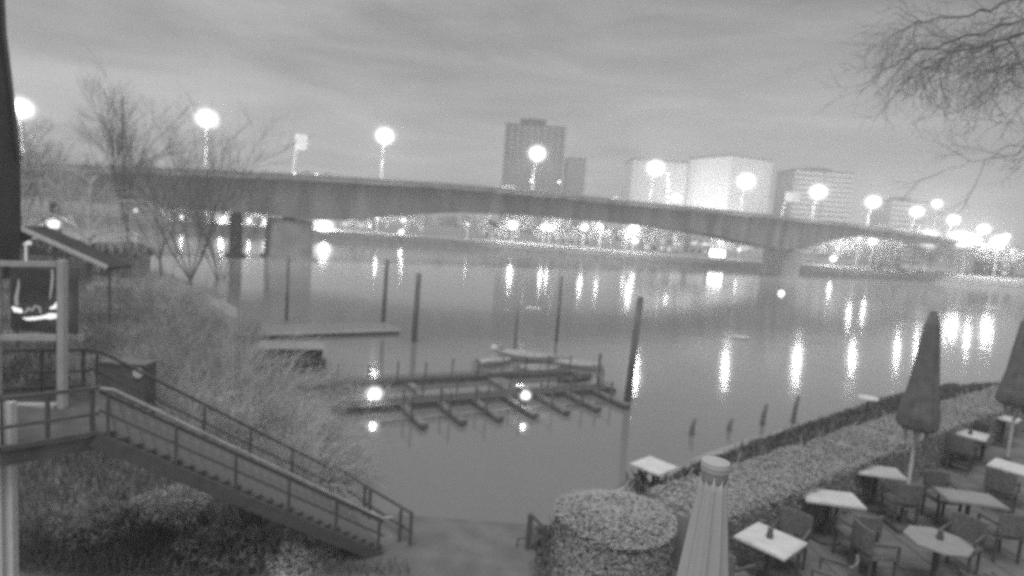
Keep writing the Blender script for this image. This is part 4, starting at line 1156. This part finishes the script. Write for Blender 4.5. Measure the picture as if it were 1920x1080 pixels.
parasol((p.x, p.y, TZ), p.z, 2.2, [(.05,.052),(.12,.060),(.3,.078),(.6,.108),(1.2,.16),(1.8,.2),(2.1,.22),(2.2,.18)], M_FABP, 'pale closed parasol with long pleats and a round cap, nearest the camera', folds=10, capr=.061)

# overhanging tree at the top right
rnd = random.Random(14)
tb = Vector((11.0, 8.5, TZ)); t = thing('overhanging_tree', 'large bare tree reaching its branches in from the right edge', 'tree', tb)
tk = MB(); tk.tube([(0,0,-.3), (.05,0,1.5), (0,.1,4), (-.2,.1,7.5), (-.1,.2,11)], [.42,.34,.3,.25,.12], 10); tk.obj('trunk', M_BARK, t)
crn = MB()
mains = [([(2000,10),(1900,45),(1790,75),(1720,95),(1660,130)], 7.5, .045),([(2010,90),(1920,60),(1840,90),(1780,95)], 7.0, .04),
         ([(2010,50),(1900,70),(1870,92),(1815,84),(1760,110),(1700,150)], 7.2, .03),([(2000,140),(1930,108),(1900,128),(1870,125),(1800,143)], 7.8, .028),
         ([(1980,-20),(1880,10),(1800,30),(1720,40),(1680,60)], 8, .035),([(2020,180),(1930,165),(1890,150),(1850,165)], 8.2, .025),
         ([(1990,250),(1900,290),(1840,300),(1770,320)], 8.5, .014),([(2010,290),(1930,250),(1890,230)], 9, .010)]
for pl, Y, r in mains:
    P0 = [on_y(x, y, Y+.25*k)-tb for k, (x, y) in enumerate(pl)]; P = []
    for a_, c_2 in zip(P0, P0[1:]):
        for q_4 in range(4): P.append(a_.lerp(c_2, q_4/4)+Vector((rnd.gauss(0,.02), rnd.gauss(0,.04), rnd.gauss(0,.022))))
    P.append(P0[-1])
    crn.tube([Vector((-.1,.1,min(10, max(2.5, P[0].z-.5)))), *P], [r]+[r*.62*(1-.75*k/len(P)) for k in range(len(P))], 6, cap=False)
    for k in range(len(P)-1):
        for j in range(2 if Y < 8.4 else 1):
            if rnd.random() < .35: continue
            f_ = rnd.random(); q = P[k].lerp(P[k+1], f_); bd = (P[k+1]-P[k]).normalized()
            d = (bd+Vector((rnd.gauss(0,.4), rnd.gauss(0,.6), rnd.gauss(-.15,.5)))).normalized()
            grow(crn, rnd, q, d, rnd.uniform(.4, 1.0), .006, 0, 2, (4,3), .6, .06, 3, .35, .0026)
crn.obj('crown', M_TWIG, t)

# ================================================================== FAR BANK BUILDINGS
def far_house(px0, px1, pyt, Y, label, lit, m=M_WALLF, rows=3, name='house'):
    A = on_y(px0, pyt, Y); B = on_y(px1, pyt, Y); h = max(4, (A.z+B.z)/2-3.3); wd_ = B.x-A.x
    t = thing(name, label, 'building', ((A.x+B.x)/2, Y, 3.3), 0)
    b = MB(); b.box((0,5,h/2), (wd_,10,h)); b.obj('wall', m, t)
    b = MB(); b.prism([(-wd_/2-.4,-.4,h),(wd_/2+.4,-.4,h),(wd_/2+.4,-.4,h+.3),(0,-.4,h+2.0),(-wd_/2-.4,-.4,h+.3)], (0,0,0), (0,10.8,0)); b.obj('roof', M_ROOF, t)
    nc = max(2, int(wd_/3)); wm = MB().box((0,-.04,0), (1.3,.12,1.4)).mesh('window', M_GLASSD); wl = MB().box((0,-.04,0), (1.3,.12,1.4)).mesh('window', lit)
    rr = random.Random(int(px0)); rows = max(1, int(h/3))
    for r_ in range(rows):
        for c in range(nc): link('window', wl if rr.random() < .3 else wm, t, (-wd_/2+(c+.5)*wd_/nc, 0, 1.6+r_*h/rows))
    return t
far_house(905, 940, 425, 268, 'narrow house with lit windows behind the far quay under the arch', M_SOFT)
far_house(640, 700, 415, 275, 'far house right of the brightest quay lamp', M_SOFT)
far_house(245, 300, 428, 240, 'low lit far house seen between the bare tree trunks', M_LITWIN)
far_house(1050, 1110, 436, 272, 'low far house behind the lone quay lamp under the girder', M_SOFT)
far_house(1210, 1265, 432, 270, 'low far house right of the stacked lamps', M_SOFT)
far_house(1640, 1700, 428, 285, 'far house behind the trees right of the bridge end', M_SOFT)
far_house(1830, 1910, 462, 290, 'far house near the right picture edge', M_SOFT)
t = far_house(1296, 1336, 428, 275, 'lit hall with a bright strip of windows left of the right pier', M_SOFT)
b = MB(); b.box((0,-.2,5.0), (8.6,.2,1.2)); b.obj('lit_strip', glow('lit strip', 1.3), t)
q = on_y(1362, 467, 238)
t = thing('kiosk', 'small kiosk with one very bright window left of the right pier', 'kiosk', (q.x, q.y+10, 3.1))
b = MB(); b.box((0,1.5,1.8), (7.2,3,3.6)); b.obj('wall', M_WALLF, t)
b = MB(); b.box((0,1.3,3.75), (7.8,3.8,.3)); b.obj('roof', M_ROOF, t)
b = MB(); b.box((0,-.05,2.0), (5.8,.12,2.6)); b.obj('lit_window', glow('kiosk window', 8), t)
for k, (px, lab) in enumerate(((1690,'dark car parked on the promenade left of the large bright lamp'),(1722,'pale car parked on the promenade below the large bright lamp'),(1765,'car parked on the promenade between the two brightest lamps'),(1645,'car parked on the promenade by the bridge end'))):
    q = on_y(px, 480, 256); make_car(lab, (q.x, fbY(q.x)+8.5, 3.12), .05*k, (.08,.5,.3,.2)[k], 0)
# people-sized promenade rail
b = MB()
for i in range(len(FB)-1):
    (ax, ay), (bx, by) = FB[i], FB[i+1]
    for z in (4.0, 3.55): b.bar((ax, ay+4.2, z), (bx, by+4.2, z), .06)
tag(b.obj('promenade_railing', M_STEEL), 'thin steel railing along the edge of the far promenade', 'railing')

# ================================================================== HAZE
hb = MB(); hb.box((100, 275, 52), (1060, 690, 110.0)); hz = hb.obj('haze', None or M_WATER)
hz.data.materials.clear()
hz.data.transform(Matrix.Identity(4))
hm = bpy.data.materials.new('haze'); hm.use_nodes = True; ht = hm.node_tree; ht.nodes.clear()
hm.cycles.volume_sampling = 'EQUIANGULAR'
ho = ht.nodes.new('ShaderNodeOutputMaterial'); hv = ht.nodes.new('ShaderNodeVolumePrincipled')
hv.inputs['Color'].default_value = (.97,.97,.97,1); hv.inputs['Density'].default_value = .0009; hv.inputs['Density Attribute'].default_value = ''
ht.links.new(hv.outputs[0], ho.inputs['Volume'])
hz.data.materials.append(hm)
hz.location = (0, 0, 0)
tag(hz, kind='stuff')
hz.scale = (1, 1, 1)
